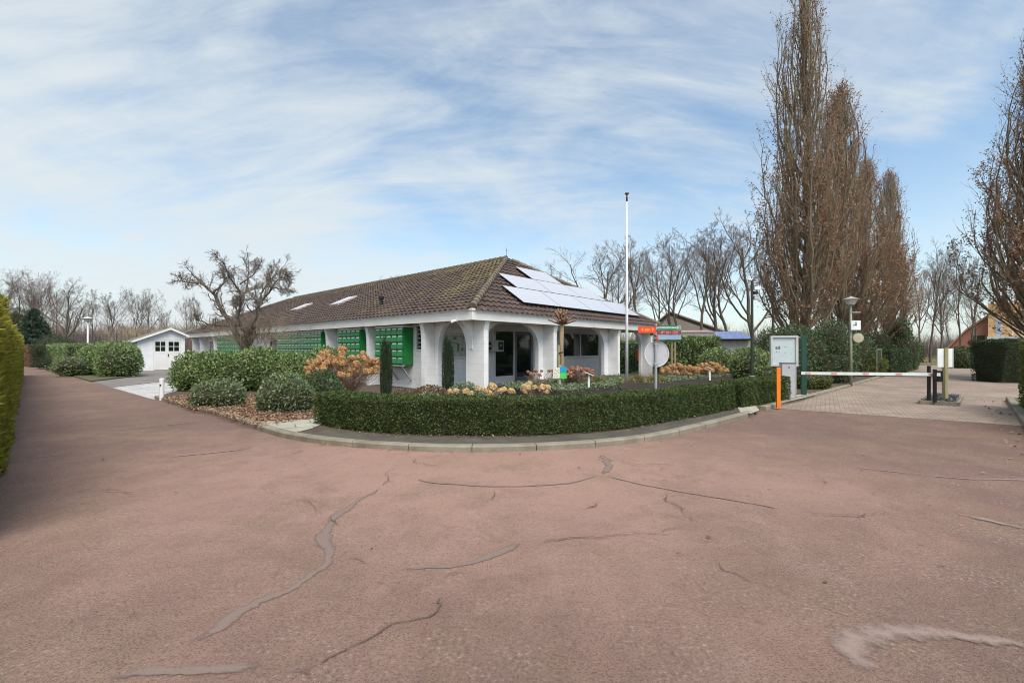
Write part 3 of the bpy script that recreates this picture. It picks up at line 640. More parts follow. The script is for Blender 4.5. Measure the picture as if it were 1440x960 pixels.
RB = [
 ([(533, 683), (530, 690), (500, 707), (476, 722), (462, 740), (450, 755), (452, 768), (465, 782), (462, 793), (440, 808), (400, 833), (360, 845), (325, 868), (290, 893), (252, 918)], [.03, .07, .10, .14, .10, .09, .10, .09], seal_m),
 ([(745, 760), (715, 770), (690, 782), (660, 793), (620, 798), (580, 799), (548, 802)], [.09, .10, .09, .06, .04], seal_m),
 ([(118, 960), (200, 945), (260, 943), (330, 940), (395, 935)], [.05, .08, .07, .075, .08], seal_m),
 ([(845, 638), (856, 650), (854, 658), (846, 669)], [.05, .16, .16, .07], seal_m),
 ([(846, 668), (800, 680), (740, 684), (680, 684), (600, 678), (580, 672)], [.045, .035, .03, .035, .05, .03], seal_m),
 ([(846, 668), (900, 681), (960, 692), (1010, 700), (1080, 712), (1110, 720)], [.03, .035, .04, .03, .025], seal_m),
 ([(1180, 655), (1270, 665), (1350, 674), (1440, 675), (1520, 674)], [.03, .045, .06, .06], seal_light),
 ([(1325, 718), (1360, 725), (1400, 735), (1440, 743), (1480, 752)], [.07, .10, .09, .06], seal_light),
 ([(1168, 942), (1200, 915), (1230, 893), (1260, 884), (1300, 882), (1345, 891), (1400, 903), (1440, 911), (1500, 920)], [.10, .16, .17, .15, .12, .08, .07, .07], seal_light),
 ([(142, 607), (190, 603), (300, 590)], [.05, .06, .04], seal_light),
 ([(22, 646), (60, 643), (115, 636)], [.06, .05, .03], seal_light),
 ([(225, 644), (300, 637), (365, 629)], [.04, .05, .03], seal_light),
 ([(985, 780), (1030, 805), (1080, 830), (1130, 848)], [.012, .016, .014, .01], crack_m),
 ([(400, 960), (435, 932), (500, 912), (560, 882), (610, 855), (627, 822)], [.014, .02, .014, .018, .012], crack_m),
 ([(537, 807), (542, 832), (560, 842)], [.012, .018, .01], crack_m),
 ([(466, 790), (500, 787), (548, 796)], [.01, .016, .01], crack_m),
 ([(926, 692), (950, 712), (975, 732), (972, 742)], [.01, .016, .014, .01], crack_m),
 ([(750, 763), (800, 758), (870, 752), (960, 752)], [.012, .014, .012, .01], crack_m),
 ([(810, 722), (830, 712), (834, 704)], [.03, .05, .02], crack_m),
 ([(460, 724), (466, 731), (484, 740)], [.02, .03, .015], crack_m),
 ([(138, 650), (148, 645), (158, 643)], [.02, .04, .02], crack_m),
 ([(178, 762), (190, 764), (200, 760)], [.02, .035, .02], crack_m),
 ([(550, 640), (590, 650), (625, 660)], [.012, .014, .012], crack_m),
 ([(1010, 758), (1060, 775), (1110, 795)], [.012, .014, .012], crack_m),
 ([(252, 918), (225, 935), (200, 946)], [.016, .02, .016], crack_m), ([(627, 822), (640, 808), (655, 796)], [.012, .016, .012], crack_m), ([(530, 690), (545, 672), (556, 655)], [.014, .016, .01], crack_m),
 ([(960, 752), (985, 765), (1010, 758)], [.012, .016, .012], crack_m), ([(975, 740), (940, 748), (900, 750)], [.01, .012, .01], crack_m), ([(700, 690), (690, 705), (660, 712)], [.01, .014, .01], crack_m),
 ([(1130, 848), (1180, 860), (1230, 888)], [.012, .016, .012], crack_m), ([(410, 700), (440, 712), (462, 726)], [.012, .014, .014], crack_m), ([(395, 936), (440, 950), (480, 958)], [.012, .018, .014], crack_m),
 ([(60, 700), (130, 690), (200, 696)], [.014, .018, .012], crack_m), ([(1110, 720), (1180, 728), (1260, 722)], [.016, .02, .014], crack_m), ([(860, 560 + 90), (900, 655), (960, 652)], [.012, .016, .01], crack_m),
]
for i, (p, w, m) in enumerate(RB): ribbon(p, w, m, 'road_repair' if m is not crack_m else 'road_crack', road_z + 0.0006 * i, 0.3 if m is not crack_m else 0.6, i)

# ------------------------------------------------------------------ the clubhouse
EAVE, SOFF, FL = 2.80, 2.46, 0.10
SW, SL = 13.6, 37.0                       # width along the porch front, length along the garden side
A_S, A_Q = 6.8, 4.88; TOP = EAVE + 3.21    # hip apex
clubhouse = thing('clubhouse', 'long low white building with brown tiled hip roof and arched corner porch', 'building', (C0[0], C0[1], 0), BROT)
tile_m = tilemat('roof_tiles', (0.092, 0.062, 0.051), (0.056, 0.041, 0.036))
ridge_m = mat('ridge_tile', (0.10, 0.068, 0.052), 0.8, (0.19, 0.165, 0.11), 6, 6)
def roof_slope(name, e0, e1, r0, r1, parent, moss):
    """pan tiles on a trapezoid: eave e0-e1, ridge r0-r1 (3D, local)"""
    e0, e1, r0, r1 = (np.array(v, float) for v in (e0, e1, r0, r1))
    U = unit(e1 - e0); Lu = np.linalg.norm(e1 - e0); nrm = unit(np.cross(U, r0 - e0)); nrm = nrm if nrm[2] > 0 else -nrm
    Vd = unit(np.cross(nrm, U)); Vd = Vd if Vd[2] > 0 else -Vd
    ur0, ur1 = np.dot(r0 - e0, U), np.dot(r1 - e0, U); Hs = np.dot(r0 - e0, Vd)
    tw, th, ov = 0.27, 0.345, 0.14
    nu = int(Lu / tw * 7); us = np.linspace(0, Lu, nu + 1); wave = 0.5 * (1 + np.cos(2 * np.pi * us / tw)) ** 1.0
    wave = np.where((us / tw) % 1 < 0.0, 0, wave) * 0.048
    rows = []; kr = int(math.ceil((Hs + ov) / th))
    for k in range(kr):
        for vv, hh in ((k * th - ov, 0.055), (min((k + 1) * th - ov, Hs), 0.012)): rows.append((vv, hh, k))
    P = np.zeros((len(rows), nu + 1, 3)); inside = np.zeros((len(rows), nu + 1), bool)
    rng = np.random.default_rng(5)
    for i, (v, h, k) in enumerate(rows):
        f = np.clip(v / Hs, -0.05, 1); lo, hi = ur0 * f, Lu + (ur1 - Lu) * f
        uu = np.clip(us, lo, hi); inside[i] = (us >= lo - 0.3) & (us <= hi + 0.3)
        jit = np.repeat(rng.normal(0, 0.004, int(Lu / tw) + 2), 7)[:nu + 1]
        P[i] = e0 + uu[:, None] * U + v * Vd + (h + wave + jit)[:, None] * nrm
    idx = np.arange(len(rows) * (nu + 1)).reshape(len(rows), nu + 1)
    Fc = np.stack([idx[:-1, :-1], idx[:-1, 1:], idx[1:, 1:], idx[1:, :-1]], -1); keep = inside[:-1, :-1] | inside[1:, 1:]
    Fk = Fc[keep]
    tv = rng.random((kr + 1, int(Lu / tw) + 3)); rowk = np.array([r[2] for r in rows])[:-1]; colk = (us[:-1] / tw).astype(int)
    tvf = tv[rowk[:, None], colk[None, :]][keep]
    me = mesh_np(name, P.reshape(-1, 3), Fk, [tile_m])
    at = me.attributes.new('tile', 'FLOAT', 'FACE'); at.data.foreach_set('value', tvf.astype(np.float32))
    vrel = np.array([r[0] for r in rows])[:-1] / Hs; mo = np.broadcast_to(moss(us[:-1][None, :], vrel[:, None]), (len(rows) - 1, nu))[keep]
    am = me.attributes.new('moss', 'FLOAT', 'FACE'); am.data.foreach_set('value', np.ascontiguousarray(mo, np.float32))
    return link(name, me, parent)
apA = (A_S, A_Q, TOP); apB = (A_S, SL - 6.0, TOP)
roof = roof_slope('roof', (0, SL, EAVE), (0, 0, EAVE), apB, apA, clubhouse, lambda u, v: np.clip(0.02 + 0.24 * (u / SL) ** 5 * (0.4 + v) + 0.10 * (v > 0.85), 0, 0.3))
roof_f = roof_slope('roof', (0, 0, EAVE), (SW, 0, EAVE), apA, apA, clubhouse, lambda u, v: -0.10 + 0 * u + 0 * v)
roof_slope('roof', (SW, 0, EAVE), (SW, SL, EAVE), apA, apB, clubhouse, lambda u, v: 0.0 * u + 0 * v)
roof_slope('roof', (SW, SL, EAVE), (0, SL, EAVE), apB, apB, clubhouse, lambda u, v: 0.0 * u + 0 * v)
def ridge_line(a, b, lift=0.07, step=0.36, r=0.12):
    a, b = Vector(a), Vector(b); n = int((b - a).length / step); t = (b - a).normalized(); m = MB()
    for k in range(n):
        p = a + t * (k * step); p2 = p + t * (step + 0.04); z = Vector((0, 0, lift))
        sd = t.cross(Vector((0, 0, 1))).normalized(); up = sd.cross(t).normalized(); V = []
        for q, rr in ((p, r * 1.12), (p2, r * 0.86)):
            for j in range(9):
                an = math.pi * j / 8 - 0.15 * (1 - j / 4); V.append(q + z + sd * rr * math.cos(an) + up * rr * math.sin(an) - up * 0.03)
        m.add(V, [(j, j + 1, 10 + j, 9 + j) for j in range(8)] + [tuple(range(9)), tuple(range(9, 18))[::-1]])
    return m.build('ridge_tiles', ridge_m, roof)
ridge_line((0.0, 0.0, EAVE + 0.03), apA); ridge_line((SW, 0, EAVE + 0.03), apA); ridge_line(apA, apB); ridge_line((0, SL, EAVE + 0.03), apB); ridge_line((SW, SL, EAVE + 0.03), apB)

# fascia, gutter lip and soffit
fz0 = SOFF
fb = MB()
fb.box((-0.045, -0.045, fz0), (0.0, SL, EAVE - 0.01)); fb.box((0.0, -0.045, fz0), (SW, 0.0, EAVE - 0.01))
fb.box((SW, -0.045, fz0), (SW + 0.045, SL, EAVE - 0.01)); fb.box((-0.045, SL, fz0), (SW + 0.045, SL + 0.045, EAVE - 0.01))
fb.build('fascia', fascia_m, clubhouse)
lp = MB()
for lo, hi in (((-0.075, -0.075), (-0.047, SL)), ((-0.047, -0.075), (SW, -0.047))):
    lp.box((lo[0], lo[1], EAVE - 0.05), (hi[0], hi[1], EAVE + 0.015))
lp.build('gutter_edge', white, clubhouse)
sf = MB(); sf.box((0.003, 0.003, SOFF + 0.05), (SW - 0.003, 2.9, SOFF + 0.08)); sf.box((0.003, 2.9, SOFF + 0.05), (0.62, SL - 0.003, SOFF + 0.08)); sf.box((SW - 0.7, 2.9, SOFF + 0.05), (SW - 0.003, SL - 0.003, SOFF + 0.08))
sf.build('soffit', white, clubhouse)
fl = MB(); fl.box((0.3, 0.0, 0.0), (SW - 0.3, 2.5, FL)); fl.build('porch_floor', porch_m, clubhouse)

# walls with real openings
def wall_rects(u0, u1, z0, z1, holes):
    xs = sorted({u0, u1, *[h[0] for h in holes], *[h[1] for h in holes]}); res = []
    for a, b in zip(xs[:-1], xs[1:]):
        hs = sorted([(h[2], h[3]) for h in holes if h[0] <= a + 1e-6 and h[1] >= b - 1e-6]); z = z0
        for h0, h1 in hs:
            if h0 > z + 1e-6: res.append((a, b, z, h0))
            z = max(z, h1)
        if z < z1 - 1e-6: res.append((a, b, z, z1))
    return res
QW = 2.5; WT = SOFF + 0.05
front_holes = [(3.55, 4.68, 0.42, 2.30), (4.74, 5.98, FL + 0.04, 2.30), (7.95, 11.55, 1.18, 2.32)]
w = MB()
for a, b, z0, z1 in wall_rects(0.76, 12.9, 0.0, WT, front_holes): w.box((a, QW, z0), (b, QW + 0.16, z1))
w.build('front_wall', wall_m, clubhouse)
side_holes = [(3.28, 3.68, 1.55, 2.40), (16.1, 18.45, 1.15, 2.34), (29.6, 30.5, FL, 2.1), (30.55, 31.4, FL, 2.1)]
w = MB()
for a, b, z0, z1 in wall_rects(2.50, SL - 0.6, 0.0, WT, side_holes): w.box((0.6, a, z0), (0.757, b, z1))
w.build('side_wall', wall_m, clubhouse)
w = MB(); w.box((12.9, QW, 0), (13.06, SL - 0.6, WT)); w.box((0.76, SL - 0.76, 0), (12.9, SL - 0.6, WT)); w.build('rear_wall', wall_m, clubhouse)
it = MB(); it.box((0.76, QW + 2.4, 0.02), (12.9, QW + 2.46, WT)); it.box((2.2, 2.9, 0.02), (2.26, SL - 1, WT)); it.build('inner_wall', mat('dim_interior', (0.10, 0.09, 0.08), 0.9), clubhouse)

pane_m = glass('dark_glass'); pane2 = glass('window_glass', (0.02, 0.026, 0.022), 0.03)
def frame_rect(m, u0, u1, z0, z1, q0, q1, fw, axis='q'):
    for a, b, c, d in ((u0, u0 + fw, z0, z1), (u1 - fw, u1, z0, z1), (u0 + fw, u1 - fw, z0, z0 + fw), (u0 + fw, u1 - fw, z1 - fw, z1)):
        if axis == 'q': m.box((a, q0, c), (b, q1, d))
        else: m.box((q0, a, c), (q1, b, d))
# entrance: fixed light with white frame, and a dark grey glazed door beside it
f = MB(); frame_rect(f, 3.50, 4.74, 0.37, 2.35, QW - 0.02, QW + 0.09, 0.07); f.box((3.52, QW - 0.03, FL), (4.72, QW - 0.004, 0.37)); fo = f.build('window', white, clubhouse)
MB().box((3.57, QW + 0.03, 0.44), (4.67, QW + 0.045, 2.28)).build('pane', pane_m, fo)
d = MB(); frame_rect(d, 4.76, 5.96, FL + 0.04, 2.29, QW + 0.0, QW + 0.07, 0.14); d.box((4.90, QW + 0.01, FL + 0.18), (5.82, QW + 0.06, 0.36)); do = d.build('door', grey_frame, clubhouse)
MB().box((4.9, QW + 0.025, 0.36), (5.82, QW + 0.04, 2.15)).build('pane', pane_m, do)
MB().box((5.82, QW - 0.05, 0.85), (5.86, QW - 0.004, 1.35)).build('handle', steel, do)
st = MB(); st.box((3.3, QW - 0.45, FL), (6.2, QW - 0.004, FL + 0.05)); st.build('doorstep', mat('stone_step', (0.42, 0.40, 0.37), 0.8), clubhouse)
for a, b, h in ((6.0, 6.12, 2.4), (3.34, 3.48, 2.4), (11.62, 11.72, 2.45)):
    tr = MB(); tr.box((a, QW - 0.02, FL), (b, QW - 0.003, h)); tr.build('casing_board', white, clubhouse)
f = MB(); frame_rect(f, 7.92, 11.58, 1.14, 2.36, QW - 0.03, QW + 0.09, 0.055); f.box((8.24, QW - 0.02, 1.19), (8.30, QW + 0.08, 2.31)); f.box((9.74, QW - 0.02, 1.19), (9.82, QW + 0.08, 2.31)); f.box((7.88, QW - 0.07, 1.09), (11.62, QW - 0.004, 1.137)); fo = f.build('window', white, clubhouse)
for a, b in ((7.97, 8.24), (8.30, 9.74), (9.82, 11.53)): MB().box((a, QW + 0.02, 1.19), (b, QW + 0.035, 2.31)).build('pane', pane2, fo)
# garden side: louvred little window, two-light window, panelled double door
f = MB(); frame_rect(f, 3.23, 3.73, 1.50, 2.45, 0.57, 0.70, 0.05, 's'); fo = f.build('window', white, clubhouse)
p = MB(); p.box((0.66, 3.28, 1.55), (0.67, 3.68, 2.40)); p.build('pane', pane2, fo)
lv = MB()
for k in range(5): lv.bar((0.635, 3.28, 1.64 + k * 0.16), (0.635, 3.68, 1.64 + k * 0.16), 0.02, 0.035)
lv.build('louvre', grey_paint, fo)
f = MB(); frame_rect(f, 16.05, 18.5, 1.10, 2.39, 0.575, 0.70, 0.06, 's'); f.box((0.58, 17.22, 1.16), (0.69, 17.32, 2.33)); fo = f.build('window', white, clubhouse)
for a, b in ((16.11, 17.22), (17.32, 18.44)): MB().box((0.64, a, 1.16), (0.655, b, 2.33)).build('pane', glass('brown_glass', (0.045, 0.035, 0.022), 0.06), fo)
for a in (29.6, 30.55):
    d = MB(); frame_rect(d, a, a + 0.88, FL, 2.1, 0.59, 0.66, 0.1, 's'); d.box((0.61, a + 0.1, FL + 0.1), (0.64, a + 0.78, 2.0)); do = d.build('door', mat('faded_lilac_door', (0.46, 0.40, 0.42), 0.6), clubhouse)
    MB().box((0.55, a + 0.8, 1.05), (0.588, a + 0.83, 1.2)).build('handle', steel, do)

# arcade piers (flared into arches) and the fins that carry the eaves
def pier(s0, s1, rl, rr, q, th=0.16, zsp=1.58):
    pts = [(s0, FL - 0.1), (s1, FL - 0.1)]; zt = SOFF + 0.05; H = zt - zsp
    if rr: pts += [(s1 + rr * (1 - math.cos(a)), zsp + H * math.sin(a)) for a in np.linspace(0, math.pi / 2, 12)]
    else: pts += [(s1, zt)]
    if rl: pts += [(s0 - rl * (1 - math.cos(a)), zsp + H * math.sin(a)) for a in np.linspace(math.pi / 2, 0, 12)]
    else: pts += [(s0, zt)]
    return pts
def front_pier(s0, s1, rl, rr):
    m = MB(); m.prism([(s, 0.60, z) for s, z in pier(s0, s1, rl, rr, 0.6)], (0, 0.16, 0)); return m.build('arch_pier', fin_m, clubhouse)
front_pier(0.60, 1.07, 0, 1.15); front_pier(4.0, 4.80, 1.15, 1.25); front_pier(8.91, 9.75, 1.25, 1.15); front_pier(12.75, 13.15, 1.15, 0)
def side_pier(t0, t1, rl, rr):
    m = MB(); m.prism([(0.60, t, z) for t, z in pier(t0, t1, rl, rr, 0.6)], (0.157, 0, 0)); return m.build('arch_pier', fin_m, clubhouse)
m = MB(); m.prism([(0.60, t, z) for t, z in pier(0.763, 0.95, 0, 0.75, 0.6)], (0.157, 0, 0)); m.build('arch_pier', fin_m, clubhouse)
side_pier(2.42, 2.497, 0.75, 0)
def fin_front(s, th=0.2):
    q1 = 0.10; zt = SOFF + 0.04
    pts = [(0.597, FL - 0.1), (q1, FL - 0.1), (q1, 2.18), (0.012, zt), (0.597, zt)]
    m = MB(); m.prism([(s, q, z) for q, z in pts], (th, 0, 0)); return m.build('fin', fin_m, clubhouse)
for s in (0.60, 4.29, 9.27, 12.80): fin_front(s)
def fin_side(t, th=0.2, z0=FL - 0.1, sx=0.17):
    zt = SOFF + 0.04; s1 = sx; z1 = 1.75
    arc = [(s1 - 0.16 * (1 - math.cos(a)), z1 + (zt - z1) * math.sin(a)) for a in np.linspace(0, math.pi / 2, 8)]
    pts = [(0.597, z0), (s1, z0)] + arc + [(0.597, zt)]
    if z0 > 1: pts = [(0.597, z0)] + [(0.56 - 0.52 * (1 - math.cos(a)), z0 + 0.02 + (zt - z0 - 0.02) * math.sin(a)) for a in np.linspace(0, math.pi / 2, 9)] + [(0.597, zt)]
    m = MB(); m.prism([(s, t, z) for s, z in pts], (0, th, 0)); return m.build('fin', fin_m, clubhouse)
fs = MB()
fin_side(0.60, 0.16, 1.55)
for t in (2.62, 6.35, 10.0, 21.1, 28.4, 32.3, 34.7): fin_side(t)
# skylights and the flue on the garden slope
def slope_hit(px, py, plane):
    p0, nrm = plane; dr = np.array([(px - CX) / F, 1.0, -(py - HOR) / F]); o = np.array([0, 0, CAMH])
    # to local frame
    def loc(v, pt=True):
        x = v[:2] - (C0 if pt else 0); return np.array([np.dot(x, Rv), np.dot(x, Lv), v[2]])
    ol, dl = loc(o), loc(dr, False); t = np.dot(p0 - ol, nrm) / np.dot(dl, nrm); return ol + dl * t
pl_side = (np.array([0, 0, EAVE]), unit(np.array([-3.21, 0, A_S]))); pl_front = (np.array([0, 0, EAVE]), unit(np.array([0, -3.21, A_Q])))
def on_side(t, v, h):      # v along the slope
    u = unit(np.array([A_S, 0, 3.21])); return np.array([0, t, EAVE]) + u * v + pl_side[1] * h
def on_front(s, v, h):
    u = unit(np.array([0, A_Q, 3.21])); return np.array([s, 0, EAVE]) + u * v + pl_front[1] * h
for (x0, y0), (x1, y1) in (((461, 432.5), (507, 418.5)), ((405, 439.5), (445, 428))):
    a, b = slope_hit(x0, y0, pl_side), slope_hit(x1, y1, pl_side)
    va, vb = a[0] / A_S * math.hypot(A_S, 3.21), b[0] / A_S * math.hypot(A_S, 3.21); tm = (a[1] + b[1]) / 2
    m = MB(); w2 = 0.52
    fr = [(tm - w2, va), (tm + w2, va), (tm + w2, vb), (tm - w2, vb)]
    m.prism([on_side(t, v, 0.04) for t, v in fr], pl_side[1] * 0.11, 0)
    sk = m.build('skylight', mat('skylight_frame', (0.58, 0.55, 0.52), 0.35, metal=0.2), roof)
    m = MB(); m.prism([on_side(tm + sg * (w2 - 0.09), v, 0.152) for sg, v in ((-1, va + 0.12), (1, va + 0.12), (1, vb - 0.1), (-1, vb - 0.1))], pl_side[1] * 0.012, 0)
    me = m.mesh('skylight_pane', mat('blind_glass', (0.62, 0.60, 0.60), 0.12, spec=0.6)); link('skylight_pane', me, roof)
fp = slope_hit(536, 431, pl_side)
m = MB(); m.tube([fp + np.array([0, 0, -0.1]), fp + np.array([0, 0, 0.34])], 0.075, 12); m.lathe([(0.08, 0.32), (0.12, 0.33), (0.125, 0.44), (0.10, 0.47), (0.02, 0.48)], fp, 14)
m.build('flue', black_m, roof)

m = MB(); m.box((-0.10, 0.62, SOFF - 0.02), (-0.048, 0.70, SOFF + 0.05)); m.tube([(-0.09, 0.66, SOFF + 0.0), (-0.24, 0.72, SOFF - 0.05)], [0.035, 0.05], 10); m.build('spotlight', white, clubhouse)
m = MB(); m.tube([(A_S, A_Q, TOP + 0.1), (A_S, A_Q, TOP + 0.55)], 0.008, 6); m.tube([(A_S - 0.1, A_Q, TOP + 0.42), (A_S + 0.1, A_Q, TOP + 0.42)], 0.006, 6); m.build('aerial', dark_metal, roof)
# ------------------------------------------------------------------ solar panels on the porch slope
sol_m = mat('sky_pale_solar_glass', (0.80, 0.77, 0.78), 0.22, (0.76, 0.73, 0.74), 0.5, metal=0.55, spec=0.8)  # pale half-metallic base colour imitates bright sky reflected in dark panels
alu_dark = mat('panel_frame', (0.03, 0.03, 0.032), 0.4)
words = ['leftmost of the bottom row', 'second from left in the bottom row', 'third from left in the bottom row', 'rightmost of the bottom row by the flagpole', 'leftmost of the middle row', 'middle one of the middle row', 'rightmost of the middle row', 'single one near the roof peak']
def panel(s0, v0, wid, hgt, word):
    c = on_front(s0 + wid / 2, v0 + hgt / 2, 0.13); Cw = C0 + Rv * c[0] + Lv * c[1]
    o = thing('solar_panel', 'pale glinting solar panel on the porch roof, ' + word, 'solar panel', (Cw[0], Cw[1], c[2]), BROT, 'solar panels on the roof')
    def lp(ds, dv, h): return on_front(s0 + wid / 2 + ds, v0 + hgt / 2 + dv, 0.13 + h) - c
    m = MB(); m.prism([lp(-wid / 2, -hgt / 2, 0), lp(wid / 2, -hgt / 2, 0), lp(wid / 2, hgt / 2, 0), lp(-wid / 2, hgt / 2, 0)], pl_front[1] * 0.038); m.build('frame', alu_dark, o)
    e = 0.012; m = MB(); m.prism([lp(-wid / 2 + e, -hgt / 2 + e, .0385), lp(wid / 2 - e, -hgt / 2 + e, .0385), lp(wid / 2 - e, hgt / 2 - e, .0385), lp(-wid / 2 + e, hgt / 2 - e, .0385)], pl_front[1] * 0.003); m.build('glass', sol_m, o)
vq = math.hypot(A_Q, 3.21) / A_Q
PWD = 2.30
for i in range(4): panel(2.87 + i * (PWD + 0.012), 0.46 * vq, PWD, 1.09 * vq, words[i])
for i in range(3): panel(3.76 + i * (PWD + 0.012), 1.58 * vq, PWD, 1.04 * vq, words[4 + i])
panel(6.03, 2.80 * vq - 0.16 * vq, PWD, 1.06 * vq, words[7])

# ------------------------------------------------------------------ mailbox banks on the garden wall
def letterbox_mesh():
    m = MB(); w, h = 0.352, 0.258
    m.prism([(0, -w / 2, h / 2), (-0.012, -w / 2, h / 2), (-0.062, -w / 2, -h / 2 + 0.03), (-0.05, -w / 2, -h / 2), (0, -w / 2, -h / 2)][::-1], (0, w, 0), 0)
    m.prism([(-0.016, -0.13, h / 2 - 0.006), (-0.028, -0.13, h / 2 - 0.055), (-0.031, -0.13, h / 2 - 0.055), (-0.020, -0.13, h / 2 - 0.006)][::-1], (0, 0.26, 0), 1)
    return m.mesh('letterbox', [green_m, label_m])
LBOX = letterbox_mesh()
def mailbank(t0, t1, cols, rows, label, struts=0):
    p = B(0.597, t0); o = thing('mailbox_bank', label, 'mailboxes', (p[0], p[1], 0), BROT, 'green mailbox banks on the garden wall')
    Lb = t1 - t0; z0, z1 = 0.985, 0.985 + rows * 0.272; dpt = 0.43
    m = MB(); m.box((-dpt, 0, z0 - 0.02), (-0.003, Lb, z1 + 0.02)); m.build('cabinet', green_m, o)
    m = MB(); m.box((-dpt - 0.02, -0.02, z1 + 0.023), (-0.003, Lb + 0.02, z1 + 0.09)); m.build('cover_board', white, o)
    for r in range(rows):
        for c in range(cols):
            b = link('letterbox', LBOX, o, (-dpt - 0.002, (c + 0.5) * Lb / cols, z0 + (r + 0.5) * 0.272)); b.scale = (1, Lb / cols / 0.385, 1)
    if struts:
        m = MB(); m.box((-0.46, -0.03, z0 - 0.065), (-0.40, Lb, z0 - 0.024)); m.build('support_rail', grey_paint, o)
        for u in (0.12, Lb * 0.52):
            m = MB(); m.bar((-0.43, u, z0 - 0.07), (-0.02, u, z0 - 0.62), 0.05, 0.05); m.build('support_strut', steel, o)
mailbank(3.90, 5.82, 5, 5, 'green mailbox bank nearest the arched porch, on slanted grey supports', 1)
mailbank(7.02, 8.94, 5, 5, 'green mailbox bank between two white wall fins, half behind the dried hydrangea', 1)
mailbank(10.6, 16.0, 14, 5, 'long green mailbox bank right of the brown two-light window', 0)
mailbank(22.4, 27.5, 13, 5, 'green mailbox bank behind and left of the gnarled tree trunk', 0)

# ------------------------------------------------------------------ things in the porch
p = B(0.80, QW - 0.003); o = thing('notice_board', 'white framed site map board on the wall inside the corner arch', 'notice board', (p[0], p[1], 0), BROT)
m = MB(); frame_rect(m, 0, 1.24, 1.20, 2.15, -0.06, 0, 0.09); m.build('frame', mat('board_frame', (0.62, 0.61, 0.57), 0.5), o)
mp_m = mat('map_paper', (0.40, 0.42, 0.37), 0.35, (0.25, 0.30, 0.22), 9, 3, contrast=(0.48, 0.52))
m = MB(); m.box((0.09, -0.02, 1.29), (1.15, -0.004, 2.06)); m.build('map_panel', mp_m, o)
m = MB()
for x, z, a, b in ((.62, 1.95, .12, .1), (.68, 1.78, .05, .05), (.78, 1.62, .1, .3), (.3, 1.7, .14, .18), (.98, 1.55, .1, .12)): m.box((x - a / 2, -0.026, z - b / 2), (x + a / 2, -0.021, z + b / 2))
m.build('map_print', mat('print_dark', (0.12, 0.15, 0.11), 0.5), o)
p = B(2.86, QW - 0.12); o = thing('wall_cabinet', 'grey steel cabinet with dark round-cornered screen beside the glass entrance', 'cabinet', (p[0], p[1], 0), BROT)
m = MB(); m.box((0.10, -0.32, 1.45), (0.74, 0.115, 1.90)); m.build('casing', mat('cabinet_grey', (0.42, 0.43, 0.42), 0.45), o)
m = MB(); m.box((0.44, -0.335, 1.52), (0.70, -0.322, 1.84)); m.build('screen', black_m, o)
m = MB(); m.box((0.53, -0.341, 1.66), (0.60, -0.336, 1.74)); m.build('display', mat('display_grey', (0.35, 0.38, 0.40), 0.3), o)
for z in (1.58, 1.76):
    m = MB(); m.tube([(0.1, -0.2, z), (0.0, -0.2, z)], 0.05, 10); m.build('lock', black_m, o)

# ------------------------------------------------------------------ the shed
SQ = 29.7; sp = B(-4.03, SQ); shed = thing('garden_shed', 'small white wooden shed with asymmetric gable and double doors', 'shed', (sp[0], sp[1], 0), BROT)
SWD = 2.67; ZL, ZP, ZR, XP = 2.13, 2.93, 2.50, 1.79
holes = [(0.86, 1.61, 0.03, 2.2), (1.62, 2.41, 0.03, 2.2)]
m = MB()
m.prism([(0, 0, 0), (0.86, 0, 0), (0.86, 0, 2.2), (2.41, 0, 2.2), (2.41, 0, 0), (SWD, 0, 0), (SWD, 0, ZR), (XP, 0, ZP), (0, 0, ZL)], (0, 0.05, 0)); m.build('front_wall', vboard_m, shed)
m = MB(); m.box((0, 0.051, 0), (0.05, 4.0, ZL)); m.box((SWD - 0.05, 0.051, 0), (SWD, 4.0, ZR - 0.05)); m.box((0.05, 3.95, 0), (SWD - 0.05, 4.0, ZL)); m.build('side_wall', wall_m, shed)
m = MB(); m.box((-0.03, -0.03, 0), (0.07, -0.003, ZL - 0.02)); m.build('corner_board', white, shed)
rf_m = mat('bitumen_felt', (0.105, 0.098, 0.085), 0.9, (0.15, 0.14, 0.11), 3, 8, bump=0.3)
ml = (ZP - ZL) / XP; mr_ = (ZP - ZR) / (SWD - XP)
for xa, za, nm in ((-0.28, ZL - 0.28 * ml, 'roof'), (SWD + 0.22, ZR - 0.22 * mr_, 'roof')):
    m = MB(); m.prism([(xa, -0.25, za + 0.03), (XP, -0.25, ZP + 0.03), (XP, -0.25, ZP + 0.10), (xa, -0.25, za + 0.10)], (0, 4.4, 0)); m.build('roof', rf_m, shed)
    m = MB(); m.prism([(xa, -0.29, za - 0.03), (XP, -0.29, ZP - 0.03), (XP, -0.29, ZP + 0.125), (xa, -0.29, za + 0.115)], (0, 0.037, 0)); m.build('barge_board', white, shed)
m = MB(); m.box((-0.31, -0.25, ZL - 0.28 * ml - 0.02), (-0.283, 4.15, ZL - 0.28 * ml + 0.10)); m.build('eaves_board', white, shed)
